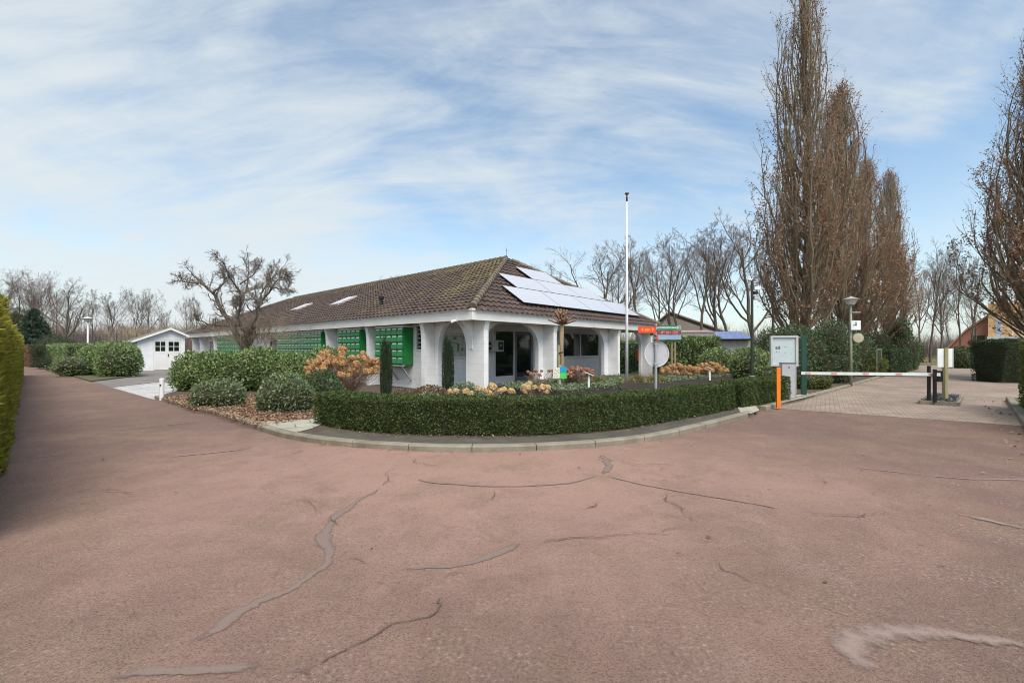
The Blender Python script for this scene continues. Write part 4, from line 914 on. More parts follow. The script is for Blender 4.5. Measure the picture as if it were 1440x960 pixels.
for a, b in ((0.865, 1.612), (1.618, 2.405)):
    d = MB(); frame_rect(d, a, b, 0.03, 2.19, 0.005, 0.045, 0.09); d.box((a + 0.09, 0.012, 0.12), (b - 0.09, 0.04, 1.24)); d.box((a + 0.09, 0.008, 1.24), (b - 0.09, 0.045, 1.36)); d.box((a + 0.09, 0.012, 2.04), (b - 0.09, 0.04, 2.10)); do = d.build('door', white, shed)
    xm = (a + b) / 2; gl = MB(); gl.box((a + 0.09, 0.02, 1.36), (b - 0.09, 0.03, 2.04)); gl.build('pane', pane_m, do)
    br = MB(); br.box((xm - 0.02, 0.006, 1.36), (xm + 0.02, 0.0195, 2.04)); br.box((a + 0.09, 0.009, 1.68), (b - 0.09, 0.0185, 1.72)); br.build('glazing_bar', white, do)
    if a > 1: hb = MB(); hb.box((1.66, -0.04, 1.0), (1.72, 0.003, 1.16)); hb.build('handle', dark_metal, do)
p = G(190.5, 523); o = thing('waste_bin', 'small black bin standing against the shed side wall', 'bin', (p[0], p[1], 0), BROT)
m = MB(); m.lathe([(0.17, 0), (0.22, 0.5), (0.235, 0.5), (0.235, 0.53)], sides=12); m.build('tub', black_m, o); m = MB(); m.lathe([(0.24, 0.531), (0.24, 0.56), (0.1, 0.60)], sides=12); m.build('lid', black_m, o)

# ------------------------------------------------------------------ clipped box hedges
def gl(pts, z=0.09): return np.array([G(x, y, z)[:2] for x, y in pts])
H1 = offset_line(smooth_line(gl([(440, 596), (462, 601), (495, 606.5), (560, 611), (620, 613), (740, 613.5), (805, 610.5), (870, 605), (952, 592), (1034, 576)]), 0.25, 4), 0.30)
hedge('box_hedge', 'long clipped dark green box hedge curving along the kerb', H1, 0.58, 0.615, 4200, 0.034, 0.022, box_leaf, 1, 'clipped box hedges by the road', z0=0.09, inward=0.08, lum=0.026, rnd=0.9)
H2 = offset_line(gl([(1045, 573.5), (1080, 567.5), (1112, 561.5)]), 0.30)
hedge('box_hedge', 'short clipped box hedge behind the orange post', H2, 0.58, 0.66, 3600, 0.036, 0.024, box_leaf, 2, 'clipped box hedges by the road', z0=0.09, inward=0.08, lum=0.026, rnd=0.9)

# golden conifer hedge, left edge
HG = np.array([HL(t) - Rv * 0.69 for t in (-1.7, 1, 3, 6)])
o = hedge('conifer_hedge', 'tall golden green conifer hedge at the left edge', HG, 1.2, 2.14, 2600, 0.085, 0.022, yellow_leaf, 3, inward=0.16, lum=0.085, up=0.75, rnd=0.6)
HGb = np.array([HL(t) - Rv * 0.69 for t in (6.05, 12, 20, 30)])
hedge('conifer_hedge', 'far stretch of golden conifer hedge going down the lane', HGb, 1.2, 2.05, 500, 0.13, 0.05, yellow_leaf, 4, inward=0.14, lum=0.05, up=0.6, rnd=0.6, faces='flt')

# hedges on the right
e1 = np.array([13.05, 11.35]); e2 = np.array([9.6, 7.2]); dn = unit(e1 - e2); nr = np.array([dn[1], -dn[0]])
hedge('privet_hedge', 'yellow green hedge inside the kerb at the right edge', [e2 + nr * 0.62, (e1 + e2) / 2 + nr * 0.62, e1 + nr * 0.62], 1.1, 1.70, 1500, 0.05, 0.03, moss_leaf, 5, z0=0.09, inward=0.1, lum=0.04)
c1 = np.array([22.35, 20.6]); dd = unit(np.array([0.95, -0.12]))
hedge('yew_hedge', 'dark clipped hedge, wider at the top, across the brick side road', [c1 + dd * 0.0, c1 + dd * 2.5, c1 + dd * 5], 1.7, 1.95, 900, 0.06, 0.035, conifer_leaf, 6, inward=0.1, lum=0.05, batter=0.35)
m = MB(); m.box((-0.035, -0.035, 0), (0.035, 0.035, 1.5)); tag(m.build('marker_post', steel, None, (22.6, 19.2, 0)), 'slim grey post in front of the dark clipped hedge', 'post')

# ------------------------------------------------------------------ shrubs of the near bed
def lobes_line(p0, p1, n, rx, ry, rz, jit, seed, zc=0.5):
    r = np.random.default_rng(seed); L = []
    for i in range(n):
        t = (i + 0.5) / n; c = np.array(p0) * (1 - t) + np.array(p1) * t + r.normal(0, jit, 2); k = r.uniform(0.88, 1.12); L.append((c[0], c[1], rz * k * zc, rx * k, ry * k, rz * k * (1.1)))
    return L
def shrub_px(name, label, cat, px, py, lobes, *a, z=0.09, **kw):
    p = G(px, py, z); return shrub(name, label, cat, p, lobes, *a, **kw)
o = shrub('laurel_shrub', 'glossy laurel at the left end of the bed, beside the white bollard', 'shrub', (-10.7, 15.6, 0.09), lobes_line((-1.05, 0.1), (0.9, 0.0), 4, 0.75, 0.75, 0.72, 0.07, 1, 0.75), 480, 0.115, 0.052, laurel_leaf, 11, 'laurel shrubs in the corner bed')
o = shrub('laurel_shrub', 'wide glossy laurel mass in front of the gnarled tree and green mailboxes', 'shrub', (-7.9, 15.75, 0.09), lobes_line((-1.6, 0.0), (1.35, 0.0), 6, 0.78, 0.85, 0.76, 0.07, 2, 0.75), 480, 0.115, 0.052, laurel_leaf, 12, 'laurel shrubs in the corner bed')
shrub_px('low_shrub', 'low spreading evergreen shrub at the kerb, left of the domed shrub', 'shrub', 298, 572, [(-.30, .3, .24, .42, .40, .40), (.22, .3, .22, .42, .40, .36), (0, .5, .28, .40, .36, .42)], 900, 0.075, 0.036, rhodo_leaf, seed=13, inward=0.35)
shrub_px('domed_shrub', 'rounded evergreen shrub nearest the stone path', 'shrub', 386, 581, [(-.1, .55, .36, .52, .52, .52), (.22, .5, .30, .44, .45, .46), (-.25, .45, .22, .36, .36, .34)], 900, 0.085, 0.036, rhodo_leaf, seed=14, inward=0.32)
shrub_px('domed_shrub', 'darker domed shrub left of the box hedge end, below the hydrangea', 'shrub', 440, 575, [(0, .5, .42, .50, .50, .48), (-.35, .55, .36, .38, .40, .40), (.2, .4, .34, .38, .38, .40)], 900, 0.085, 0.036, ivy_leaf, seed=15, inward=0.32)

# dried hydrangeas: bare stems carrying papery heads
def head_mesh(seed, lm, r=0.085):
    rng = np.random.default_rng(seed); n = 95; D = unit(rng.normal(0, 1, (n, 3))); D[:, 2] = np.abs(D[:, 2]) * 1.1 - 0.25; D = unit(D)
    P = D * np.array([r, r, r * 1.15]) * rng.uniform(0.65, 1.0, (n, 1)) * (1 - 0.25 * np.clip(D[:, 2:], 0, 1))
    V, Fc = quads_from(P, unit(np.cross(D, rng.normal(0, 1, (n, 3)))), D, 0.045 * rng.uniform(0.7, 1.3, n), 0.04); return mesh_np('flower_head', V, Fc, [lm])
HEADS = {k: [head_mesh(s, lm) for s in range(4)] for k, lm in (('tan', hyd_m), ('pale', hyd_pale), ('pink', hyd_pink))}
def hydrangea(label, loc, n, spread, h0, h1, kind, seed, hs=1.0, group='dried hydrangeas'):
    rng = np.random.default_rng(seed); o = thing('dried_hydrangea', label, 'hydrangea', loc, 0, group)
    base = np.c_[rng.normal(0, spread[0] * 0.18, n), rng.normal(0, spread[1] * 0.18, n), np.zeros(n)]
    tips = np.c_[rng.uniform(-1, 1, n) * spread[0], rng.uniform(-1, 1, n) * spread[1], np.zeros(n)]
    rr = (tips[:, 0] / spread[0]) ** 2 + (tips[:, 1] / spread[1]) ** 2; tips[:, :2] /= np.maximum(1, np.sqrt(rr))[:, None]; rr = np.minimum(rr, 1)
    tips[:, 2] = h0 + (h1 - h0) * rng.uniform(0.15, 1, n) * (1 - 0.45 * rr) 
    t = np.linspace(0, 1, 6)[None, :, None]
    P = base[:, None] * (1 - t) + tips[:, None] * t; P[:, :, :2] = base[:, None, :2] + (tips - base)[:, None, :2] * t ** 1.5; P[:, 1:-1] += rng.normal(0, 0.015, (n, 4, 3))
    V, Fc = tubes(P, np.full((n, 6), 0.006), 4); S = rng.integers(0, n, n * 2); P2 = P[S] * 1.0; P2[:, :, :2] += rng.normal(0, 0.06, (len(S), 1, 2)) * t; P2[:, :, 2] *= rng.uniform(0.6, 0.95, (len(S), 1))
    V2, F2 = tubes(P2, np.full((len(S), 6), 0.0045), 3); V, Fc, M = join([(V, Fc, 0), (V2, F2, 0)])
    link('stems', mesh_np('stems', V, Fc, [stem_m]), o)
    for i in range(n):
        hd = link('flower_head', HEADS[kind][i % 4], o, tips[i] + np.array([0, 0, 0.02]), rng.random() * 6.28); k = hs * rng.uniform(0.8, 1.25); hd.scale = (k, k, k * rng.uniform(0.9, 1.2))
p = G(480, 562, 0.09); hydrangea('large dried hydrangea full of tan flower heads beside the green mailboxes', (p[0], p[1] + 0.2, 0.09), 100, (1.08, 0.6), 0.62, 1.50, 'tan', 21, 1.15)
def hyd_px(px, d, *a, z=0.09, **k): hydrangea(k.pop('label'), ((px - CX) / F * d, d, z), *a, **k)
hyd_px(662, 9.25, 9, (0.5, 0.12), 0.50, 0.64, 'pale', 22, 0.85, label='low pale hydrangea heads just over the hedge below the left columnar yew')
hyd_px(690, 9.6, 8, (0.16, 0.12), 0.52, 0.74, 'pale', 23, 0.95, label='small clump of yellowish hydrangea heads in front of the corner column')
hyd_px(752, 9.5, 16, (0.34, 0.15), 0.52, 0.74, 'pale', 24, 0.9, label='peach hydrangea clump over the hedge below the entrance door')
hyd_px(712, 9.4, 5, (0.18, 0.12), 0.50, 0.64, 'pale', 25, 0.8, label='few cream hydrangea heads between the corner column and the entrance')
hyd_px(808, 14.3, 60, (0.62, 0.35), 0.22, 0.62, 'pink', 26, 0.9, z=0.38, label='pinkish brown hydrangea in the planter beside the leaflet sign')
hyd_px(760, 13.6, 14, (0.40, 0.2), 0.30, 0.62, 'pink', 27, 0.7, z=0.38, label='sparse hydrangea stems in front of the second white pier')
hyd_px(955, 17.0, 60, (0.75, 0.35), 0.12, 0.55, 'tan', 28, 0.95, z=0.42, label='tan hydrangea bed behind the round sign')
hyd_px(1000, 17.8, 60, (0.75, 0.35), 0.12, 0.55, 'tan', 29, 0.95, z=0.42, label='tan hydrangea bed in front of the laurel hedge')

# columnar yews and low mounds behind the box hedge
def yew(label, px, d, H, w, seed):
    o = thing('columnar_yew', label, 'yew', ((px - CX) / F * d, d, 0.09), 0, 'columnar yews'); rng = np.random.default_rng(seed)
    lb = [(-w * 0.14, 0, H * 0.52, w * 0.28, w * 0.3, H * 0.50), (w * 0.15, 0.02, H * 0.50, w * 0.26, w * 0.3, H * 0.48), (0, 0, H * 0.34, w * 0.40, w * 0.40, H * 0.34)]
    V, Fc, M = blob_leaves(rng, lb, 3600, 0.05, 0.016, inward=0.3, up=1.0, rnd=0.6, core=0.62, lum=0.10, zmin=0.06); link('foliage', mesh_np('foliage', V, Fc, [conifer_leaf, core_m], M), o)
    m = MB(); m.tube([(0, 0, -0.02), (0, 0, 0.3)], 0.03, 7); m.build('stem', bark, o)
yew('slim dark columnar yew in front of the nearest green mailboxes', 543, 12.0, 1.72, 0.36, 31)
yew('slim dark columnar yew in front of the site map arch', 630, 12.3, 1.83, 0.36, 32)
def at(px, d, z=0.09): return ((px - CX) / F * d, d, z)
shrub('euonymus_mound', 'bronze tinted low mound left of the corner column', 'shrub', at(604, 10.3), [(0, 0, .28, .50, .4, .36), (-.35, .1, .2, .35, .3, .28)], 900, 0.055, 0.03, bronze_leaf, 33, 'low mounds behind the hedge')
shrub('euonymus_mound', 'green variegated low mound right at the corner column foot', 'shrub', at(652, 10.5), [(0, 0, .30, .45, .4, .40), (.3, 0, .22, .36, .3, .30)], 900, 0.055, 0.03, grey_leaf, 34, 'low mounds behind the hedge')
shrub('euonymus_mound', 'flat olive mound behind the hedge below the large hydrangea', 'shrub', at(570, 9.9), [(0, 0, .22, .6, .3, .34), (.5, 0, .2, .4, .3, .32)], 700, 0.055, 0.03, bronze_leaf, 35, 'low mounds behind the hedge')
shrub('euonymus_mound', 'flat green mound hugging the hedge under the first yew', 'shrub', at(625, 9.35), [(-.3, 0, .25, .5, .2, .34), (.4, 0, .24, .5, .2, .34)], 800, 0.05, 0.028, grey_leaf, 36, 'low mounds behind the hedge')

# ------------------------------------------------------------------ timber planters with ground cover
def planter(label, cover, poly, z1, seed, lm, dens=260, spill=0.05):
    poly = np.array(poly, float); c = poly.mean(0); P = poly - c; o = thing('timber_planter', label, 'planter', (c[0], c[1], 0.085), 0, 'dark timber planters by the porch')
    n = len(P); h = z1 - 0.085
    for i in range(n):
        a, b = P[i], P[(i + 1) % n]; m = MB(); m.bar((*a, h / 2), (*b, h / 2), 0.06, h); m.build('plank_side', timber, o)
    sheet('soil', [tuple(p) for p in P * 0.985], h - 0.05, soil_m, kind=None, parent=o)
    rng = np.random.default_rng(seed); lo, hi = P.min(0), P.max(0); A = (hi - lo).prod(); Q = rng.uniform(lo, hi, (int(dens * A), 2))
    def inside(Q, S):
        k = np.zeros(len(Q), bool)
        for i in range(n):
            a, b = S[i], S[(i + 1) % n]; cnd = ((a[1] > Q[:, 1]) != (b[1] > Q[:, 1])) & (Q[:, 0] < (b[0] - a[0]) * (Q[:, 1] - a[1]) / (b[1] - a[1] + 1e-12) + a[0]); k ^= cnd
        return k
    Q = Q[inside(Q, P * (1 + spill))]; k = len(Q)
    z = h - 0.04 + 0.10 * rng.random(k) + 0.05 * np.sin(Q[:, 0] * 4) * np.sin(Q[:, 1] * 5)
    D = unit(rng.normal(0, 1, (k, 3)) + np.array([0, 0, 0.5])); V, Fc = quads_from(np.c_[Q, z], D, rng.normal(0, 1, (k, 3)) + np.array([0, 0, 1.0]), 0.075 * rng.uniform(0.6, 1.3, k), 0.045)
    g = link('ground_cover', mesh_np('ground_cover', V, Fc, [lm]), None, (c[0], c[1], 0.085)); tag(g, cover, 'ground cover', None, 'stuff')
    return o
planter('wide low timber planter overflowing with ground cover before the entrance', 'grey green trailing ground cover in the planter before the entrance', [(-0.3, 14.0), (0.35, 12.75), (1.65, 12.35), (3.45, 14.1), (4.9, 18.6), (1.75, 16.2)], 0.40, 41, grey_leaf, 900)
planter('small dark timber box with grasses at the flagpole foot', 'short dry grass carpet around the flagpole foot', [(3.55, 14.25), (5.25, 14.35), (5.5, 15.9), (3.8, 15.8)], 0.46, 42, straw_m, 150)
planter('long dark timber planter right of the round sign', 'grey green ground cover in the long planter right of the round sign', [(5.35, 15.0), (7.9, 17.0), (10.4, 19.3), (9.6, 20.4), (7.1, 18.6), (5.0, 16.2)], 0.46, 43, grey_leaf, 800)
def grass_tuft(label, loc, n, h, r, seed):
    rng = np.random.default_rng(seed); S = np.c_[rng.normal(0, r * 0.3, (n, 2)), np.zeros(n)]; D = np.c_[rng.normal(0, 0.5, (n, 2)), np.ones(n)]
    P, R = grow(rng, S, D, h * rng.uniform(0.6, 1.1, n), np.full(n, 0.006), 5, 0.12, -0.16, 0.3); V, Fc = tubes(P, R, 3)
    o = link('grass_tuft', mesh_np('grass_tuft', V, Fc, [straw_m]), None, loc); tag(o, label, 'ornamental grass', 'dry grass tufts in the planters')
grass_tuft('dry ornamental grass tuft left of the flagpole', (2.95, 14.9, 0.36), 260, 0.42, 0.28, 51)
grass_tuft('dry ornamental grass tuft between flagpole and round sign', (4.35, 15.1, 0.40), 260, 0.42, 0.3, 52)
grass_tuft('dry ornamental grass tuft at the round sign post', (5.0, 15.3, 0.40), 240, 0.40, 0.3, 53)

# young pollarded tree with its stake
pd = 13.9; o = thing('pollarded_tree', 'young pollarded tree with knobbly head in front of the porch', 'tree', ((790 - CX) / F * pd, pd, 0.36))
m = MB(); zt = 1.6 - (455 - HOR) / F * pd - 0.36; m.tube([(0, 0, -0.05), (0.01, 0, 0.6), (-0.01, 0.01, 1.2), (0, 0, zt)], [0.075, 0.068, 0.06, 0.07], 9)
m.build('trunk', mat('smooth_bark', (0.36, 0.26, 0.16), 0.85, (0.25, 0.18, 0.10), 8, stretch=(2, 2, 1), bump=0.3), o, smooth=True)
rng = np.random.default_rng(61); m = MB()
for k in range(30):
    a = rng.random() * 6.28; el = rng.uniform(0.1, 1.35); Lk = rng.uniform(0.25, 0.42); e = np.array([math.cos(a) * math.cos(el), math.sin(a) * math.cos(el), math.sin(el)])
    s = np.array([0, 0, zt - 0.03]); mid = s + e * Lk * 0.55 + np.array([0, 0, 0.03]); tip = s + e * Lk + np.array([0, 0, 0.07]); m.tube([s, mid, tip, tip + e * 0.03], [0.036, 0.028, 0.026, 0.036], 6); m.lathe([(0.01, -0.03), (0.034, -0.01), (0.034, 0.015), (0.01, 0.035)], tip + e * 0.03, 7)
m.build('pollard_head', mat('pruned_wood', (0.30, 0.18, 0.105), 0.85, (0.20, 0.115, 0.07), 12, bump=0.4), o, smooth=True)
o = thing('tree_stake', 'mossy wooden stake strapped to the pollarded tree', 'stake', ((785.5 - CX) / F * 13.8, 13.8, 0.34)); m = MB(); m.tube([(0, 0, -0.05), (0, 0, 1.35)], 0.05, 8); m.build('pole', green_wood, o)
m = MB(); m.tube([(0.0, -0.065, 1.10), (0.14, -0.03, 1.12)], 0.022, 6); m.build('strap', black_m, o)

# signs in the planters
d = 13.3; o = thing('map_sign', 'double info sign, pale map beside blue and green panel, at the planter', 'sign', ((787.5 - CX) / F * d, d, 0.34), 0.12)
m = MB(); m.box((-0.03, 0.015, -0.02), (0.03, 0.05, 0.75)); m.build('post', steel, o)
m = MB(); m.box((-0.215, -0.012, 0.34), (-0.012, 0.012, 0.66)); pa = m.build('map_panel', mat('cream_panel', (0.74, 0.74, 0.60), 0.5), o)
m = MB()
for x, z, a, b in ((-.15, .6, .02, .04), (-.1, .55, .03, .03), (-.06, .58, .02, .03), (-.17, .5, .02, .03), (-.12, .47, .04, .02), (-.05, .5, .02, .05), (-.09, .4, .05, .015), (-.16, .40, .02, .03)): m.box((x - a / 2, -0.016, z - b / 2), (x + a / 2, -0.0125, z + b / 2))
m.build('map_print', mat('map_green', (0.25, 0.33, 0.14), 0.6), pa)
m = MB(); m.box((-0.010, -0.012, 0.50), (0.20, 0.012, 0.68)); m.build('upper_panel', mat('azure_panel', (0.01, 0.33, 0.53), 0.45), o)
m = MB(); m.box((-0.010, -0.012, 0.325), (0.20, 0.012, 0.498)); m.build('lower_panel', mat('lime_panel', (0.10, 0.58, 0.10), 0.45), o)
def lectern(label, px, py0, d, zb):
    z1 = 1.6 - (py0 - HOR) / F * d - zb; o = thing('lectern_sign', label, 'sign', ((px - CX) / F * d, d, zb), 0, 'white lectern signs in the planters')
    m = MB(); m.box((-0.03, -0.02, -0.05), (0.03, 0.02, z1)); m.build('post', white, o)
    m = MB(); m.prism([(-0.13, -0.1, z1 + 0.08), (0.14, -0.1, z1 - 0.03), (0.14, -0.1, z1 - 0.008), (-0.13, -0.1, z1 + 0.102)], (0, 0.22, 0)); m.build('panel', white_t, o)
lectern('white slanted leaflet sign beside the pinkish hydrangea, left of the flagpole', 828, 527, 13.2, 0.36)
lectern('white slanted leaflet sign in the long planter before the laurel hedge', 998, 519, 16.6, 0.42)

# flagpole
d = 14.95; o = thing('flagpole', 'tall white flagpole rising from the small timber planter', 'flagpole', ((881.5 - CX) / F * d, d, 0.40)); H = 1.6 - (283 - HOR) / F * d - 0.40
m = MB(); m.tube([(0, 0, -0.05), (0, 0, H * 0.35), (0, 0, H)], [0.055, 0.046, 0.020], 12); m.build('pole', mat('white_pole', (0.74, 0.75, 0.76), 0.35), o, smooth=True)
m = MB(); m.lathe([(0.025, 0), (0.032, 0.01), (0.032, 0.12), (0.02, 0.13), (0.02, 0.16), (0.03, 0.17)], (0, 0, H), 12); m.build('truck', black_m, o)
m = MB(); m.lathe([(0.015, 0), (0.03, 0.05), (0.07, 0.09), (0.075, 0.11), (0.045, 0.135), (0.01, 0.145)], (0, 0, H + 0.16), 14); m.build('finial', mat('old_brass', (0.20, 0.11, 0.05), 0.4, metal=0.5), o, smooth=True)

# fingerpost with round sign seen from behind
d = 9.95; X = (925 - CX) / F * d; o = thing('signpost', 'grey signpost with coloured direction boards and round sign seen from behind', 'signpost', (X - 0.045, d, 0.09))
zof = lambda y: 1.6 - (y - HOR) / F * d - 0.09
m = MB(); m.tube([(0, 0, -0.05), (0, 0, zof(455))], 0.03, 12); m.build('pole', steel, o)
def panel_board(x0, x1, z0, z1, m_, ang):
    m = MB(); m.box((x0, -0.045, z0), (x1, -0.028, z1)); b = m.build('direction_board', m_, o); b.rotation_euler = (0, 0, ang); return b
rt = (math.pi / 2, 0, 0)
k = d / F
b = panel_board(-27 * k, -1.2 * k, zof(468.2), zof(459.5), redsign, 0.12); text_mesh('4 t/m 9', 0.098, yellow_t, 'lettering', b, (-13.5 * k, -0.048, (zof(468) + zof(459.5)) / 2), rt, bold=0.002)
b = panel_board(1.5 * k, 34.5 * k, zof(464.3), zof(457.6), greensign, -0.02); text_mesh('NOODUITGANG', 0.062, white_t, 'lettering', b, (14.5 * k, -0.048, zof(461.0)), rt, bold=0.0012)
m = MB(); z0, z1 = zof(463.6), zof(458.4); x0, x1 = 29 * k, 33.6 * k; frame_rect(m, x0, x1, z0, z1, -0.049, -0.0455, 0.006); m.prism([(x0 + .02, -0.049, z0 + .03), (x0 + .035, -0.049, z0 + .02), (x0 + .05, -0.049, z0 + .045), (x0 + .03, -0.049, z0 + .06)], (0, 0.003, 0)); m.lathe([(0.004, -0.005), (0.009, 0), (0.004, 0.005)], (x0 + .05, -0.047, z0 + .066), 8); m.build('running_figure', white_t, b)
b = panel_board(1.5 * k, 34.5 * k, zof(470.5), zof(464.7), purplesign, -0.02); text_mesh('89 t/m 123', 0.085, orange_t, 'lettering', b, (18 * k, -0.048, zof(467.7)), rt, bold=0.0022)
panel_board(1.5 * k, 34.5 * k, zof(477.4), zof(471.0), bluesign, -0.02)
m = MB(); m.box((-7 * k, -0.06, zof(478)), (-1.2 * k, -0.05, zof(471.5))); b = m.build('direction_board', redsign, o); b.rotation_euler = (0, 0, 0.9)
m = MB(); m.box((-6.5 * k, 0.06, zof(471.5)), (-1.2 * k, 0.07, zof(465.5))); b = m.build('direction_board', greensign, o); b.rotation_euler = (0, 0, 0.3)
m = MB(); 
for y in (459, 465, 472, 478): m.lathe([(0.031, -0.012), (0.042, -0.01), (0.042, 0.01), (0.031, 0.012)], (0, 0, zof(y)), 12)
m.build('clamp', dark_metal, o)
R_ = 0.298; zc = zof(497.5); xs = 1.8 * k; prof = MB(); n = 40
ring = lambda r, y: [(xs + r * 0.94 * math.cos(2 * math.pi * i / n), y, zc + r * math.sin(2 * math.pi * i / n)) for i in range(n)]
prof.prism(ring(R_ - 0.012, 0.040), (0, -0.006, 0)); sg = prof.build('round_sign', mat('sign_back', (0.50, 0.50, 0.525), 0.45, (0.44, 0.44, 0.46), 3), o)
m = MB(); A, B2, C2, D2 = ring(R_, 0.05), ring(R_, 0.022), ring(R_ - 0.014, 0.022), ring(R_ - 0.014, 0.05)
for i in range(n):
    j = (i + 1) % n
    m.add([A[i], A[j], B2[j], B2[i], C2[i], C2[j], D2[j], D2[i]], [(0, 1, 2, 3), (3, 2, 5, 4), (4, 5, 6, 7), (7, 6, 1, 0)])
m.build('rim', mat('sign_rim', (0.70, 0.70, 0.70), 0.4), sg)
m = MB(); m.box((xs + 0.185, 0.030, zc - 0.04), (xs + 0.225, 0.0335, zc - 0.02)); m.build('sticker', mat('yellow_sticker', (0.62, 0.40, 0.10), 0.6), sg)
m = MB(); m.box((-0.05, -0.03, zc - 0.24), (0.06, 0.028, zc - 0.21)); m.box((-0.05, -0.03, zc + 0.21), (0.06, 0.028, zc + 0.24)); m.build('bracket', steel, sg)

# garden stakes behind the sign
for px, lab, hh, dd_ in ((944.5, 'light wooden stake just right of the round sign', 1.35, 17.2), (949.0, 'slightly taller light wooden stake, right one of the pair by the round sign', 1.42, 17.2)):
    m = MB(); m.tube([(0, 0, -0.05), (0, 0, hh)], 0.042, 8); tag(m.build('garden_stake', post_wood, None, at(px, dd_, 0.40)), lab, 'stake', 'wooden stakes behind the round sign')
# gate and hedge seen through the right arch, orange basket
gp = B(14.6, 1.6); o = thing('mesh_gate', 'dark green bar gate seen through the right porch arch', 'gate', (gp[0], gp[1], 0.09), math.radians(-4))
m = MB()
for x in np.arange(-1.3, 0.55, 0.11): m.box((x, -0.012, 0.05), (x + 0.024, 0.012, 1.75))
m.box((-1.32, -0.02, 0.03), (0.6, 0.02, 0.07)); m.box((-1.32, -0.02, 1.72), (0.6, 0.02, 1.76)); m.build('bars', darkgreen, o)
for x in (-1.36, 0.02, 0.62):
    m = MB(); m.box((x - 0.05, -0.05, -0.05), (x + 0.05, 0.05, 2.1)); m.build('post', darkgreen, o)
d = 25.0; o = thing('flower_basket', 'bright orange basket hung on the green gate in the right porch arch', 'basket', at(898, d, 0.0), 0); z = 1.6 - (500 - HOR) / F * d
m = MB(); m.lathe([(0.10, -0.40), (0.14, -0.36), (0.165, 0.10), (0.175, 0.16), (0.165, 0.20)], (0, 0, z + 0.15), 16); m.build('basket', mat('woven_orange', (0.88, 0.13, 0.012), 0.6, (0.75, 0.09, 0.01), 18, bump=0.6, bscale=30), o)
m = MB(); m.tube([(0, 0, z + 0.33), (0, 0, 1.80)], 0.012, 6); m.build('hanger', dark_metal, o)

# ------------------------------------------------------------------ barrier, cabinet, posts, noticeboard
cb = G(1112, 558, 0.09); ca = -0.32; o = thing('barrier_cabinet', 'light grey barrier cabinet with dark cap seam at the kerb', 'barrier cabinet', (cb[0], cb[1] + 0.15, 0.085), ca)
m = MB(); m.box((-0.19, -0.17, 0), (0.19, 0.17, 1.03)); m.build('body', grey_paint, o)
m = MB(); m.box((-0.20, -0.18, 1.033), (0.20, 0.18, 1.05)); m.build('cap', dark_metal, o)
m = MB(); m.lathe([(0.012, -0.006), (0.018, 0)], (0, 0, 0), 10); 
m = MB(); m.box((-0.02, -0.176, 0.90), (0.012, -0.1705, 0.935)); m.build('lock', black_m, o)
m = MB(); m.box((0.16, -0.174, 0.02), (0.168, -0.1705, 1.0)); m.build('door_edge', mat('grey_edge', (0.30, 0.30, 0.31), 0.5), o)
aw = np.array([cb[0] + 0.3, cb[1] + 0.06]); A3 = np.array([aw[0], aw[1], 1.6 - (524.5 - HOR) / F * aw[1]]); B3 = Wd(1322, 526.5, 12.25)
o = thing('parking_barrier', 'long white barrier arm with faded red bands across the brick road', 'barrier', (A3[0], A3[1], 0)); ang = math.atan2(B3[1] - A3[1], B3[0] - A3[0]); LA = np.linalg.norm((B3 - A3)[:2]); o.rotation_euler = (0, 0, ang); slope = (B3[2] - A3[2])
def armpt(t, z=0): return np.array([t * LA, 0, A3[2] + slope * t + z])
m = MB(); m.bar(armpt(0), armpt(1), 0.045, 0.085); m.build('arm', white_t, o)
for c in (0.065, 0.265, 0.495, 0.725, 0.945):
    m = MB(); m.bar(armpt(c - 0.022), armpt(c + 0.022), 0.049, 0.06); m.build('red_band', redstripe, o)
m = MB(); m.bar(armpt(0, -0.052), armpt(0.985, -0.052), 0.02, 0.018); m.build('under_rail', dark_metal, o)
m = MB(); m.bar(armpt(-0.05), armpt(0.012), 0.11, 0.11); m.build('hub', black_m, o)
# island with rest post
isl = [G(x, y)[:2] for x, y in ((1294, 568), (1346, 571), (1352, 560), (1312, 556.5))]; ic = np.mean(isl, 0)
o = thing('kerbed_island', 'small kerbed traffic island filled with dark gravel', 'island', (ic[0], ic[1], 0)); P = [p - ic for p in isl]
for i in range(4):
    a, b = P[i], P[(i + 1) % 4]; m = MB(); m.bar((*a, 0.045), (*b, 0.045), 0.10, 0.13); m.build('kerb_stone', kerb_m, o)
rng = np.random.default_rng(71); n = 2600; uv = rng.random((n, 2)); Q = (np.outer((1 - uv[:, 0]) * (1 - uv[:, 1]), P[0]) + np.outer(uv[:, 0] * (1 - uv[:, 1]), P[1]) + np.outer(uv[:, 0] * uv[:, 1], P[2]) + np.outer((1 - uv[:, 0]) * uv[:, 1], P[3]))
D = unit(rng.normal(0, 1, (n, 3))); V, Fc = quads_from(np.c_[Q, 0.085 + 0.02 * rng.random(n)], D, rng.normal(0, 1, (n, 3)), 0.04, 0.035)
gm = link('gravel', mesh_np('gravel', V, Fc, [leafmat('grey_gravel', [(0.05, 0.05, 0.052), (0.11, 0.11, 0.115), (0.20, 0.20, 0.21)], 0.9, 0)]), o)
sheet('gravel_base', [tuple(p) for p in P], 0.08, mat('gravel_base', (0.07, 0.07, 0.072), 0.95), kind=None, parent=o)
gp = G(1314.5, 564.5, 0.1); o = thing('barrier_rest', 'black forked post that catches the barrier arm tip', 'barrier post', (gp[0], gp[1], 0.085)); h = 1.6 - (519 - HOR) / F * gp[1] - 0.085
m = MB(); m.box((-0.03, -0.03, 0), (0.03, 0.03, h)); m.build('post', dark_metal, o)
m = MB(); m.box((0.12, 0.30, 0), (0.18, 0.36, 1.0)); m.build('rear_post', dark_metal, o)
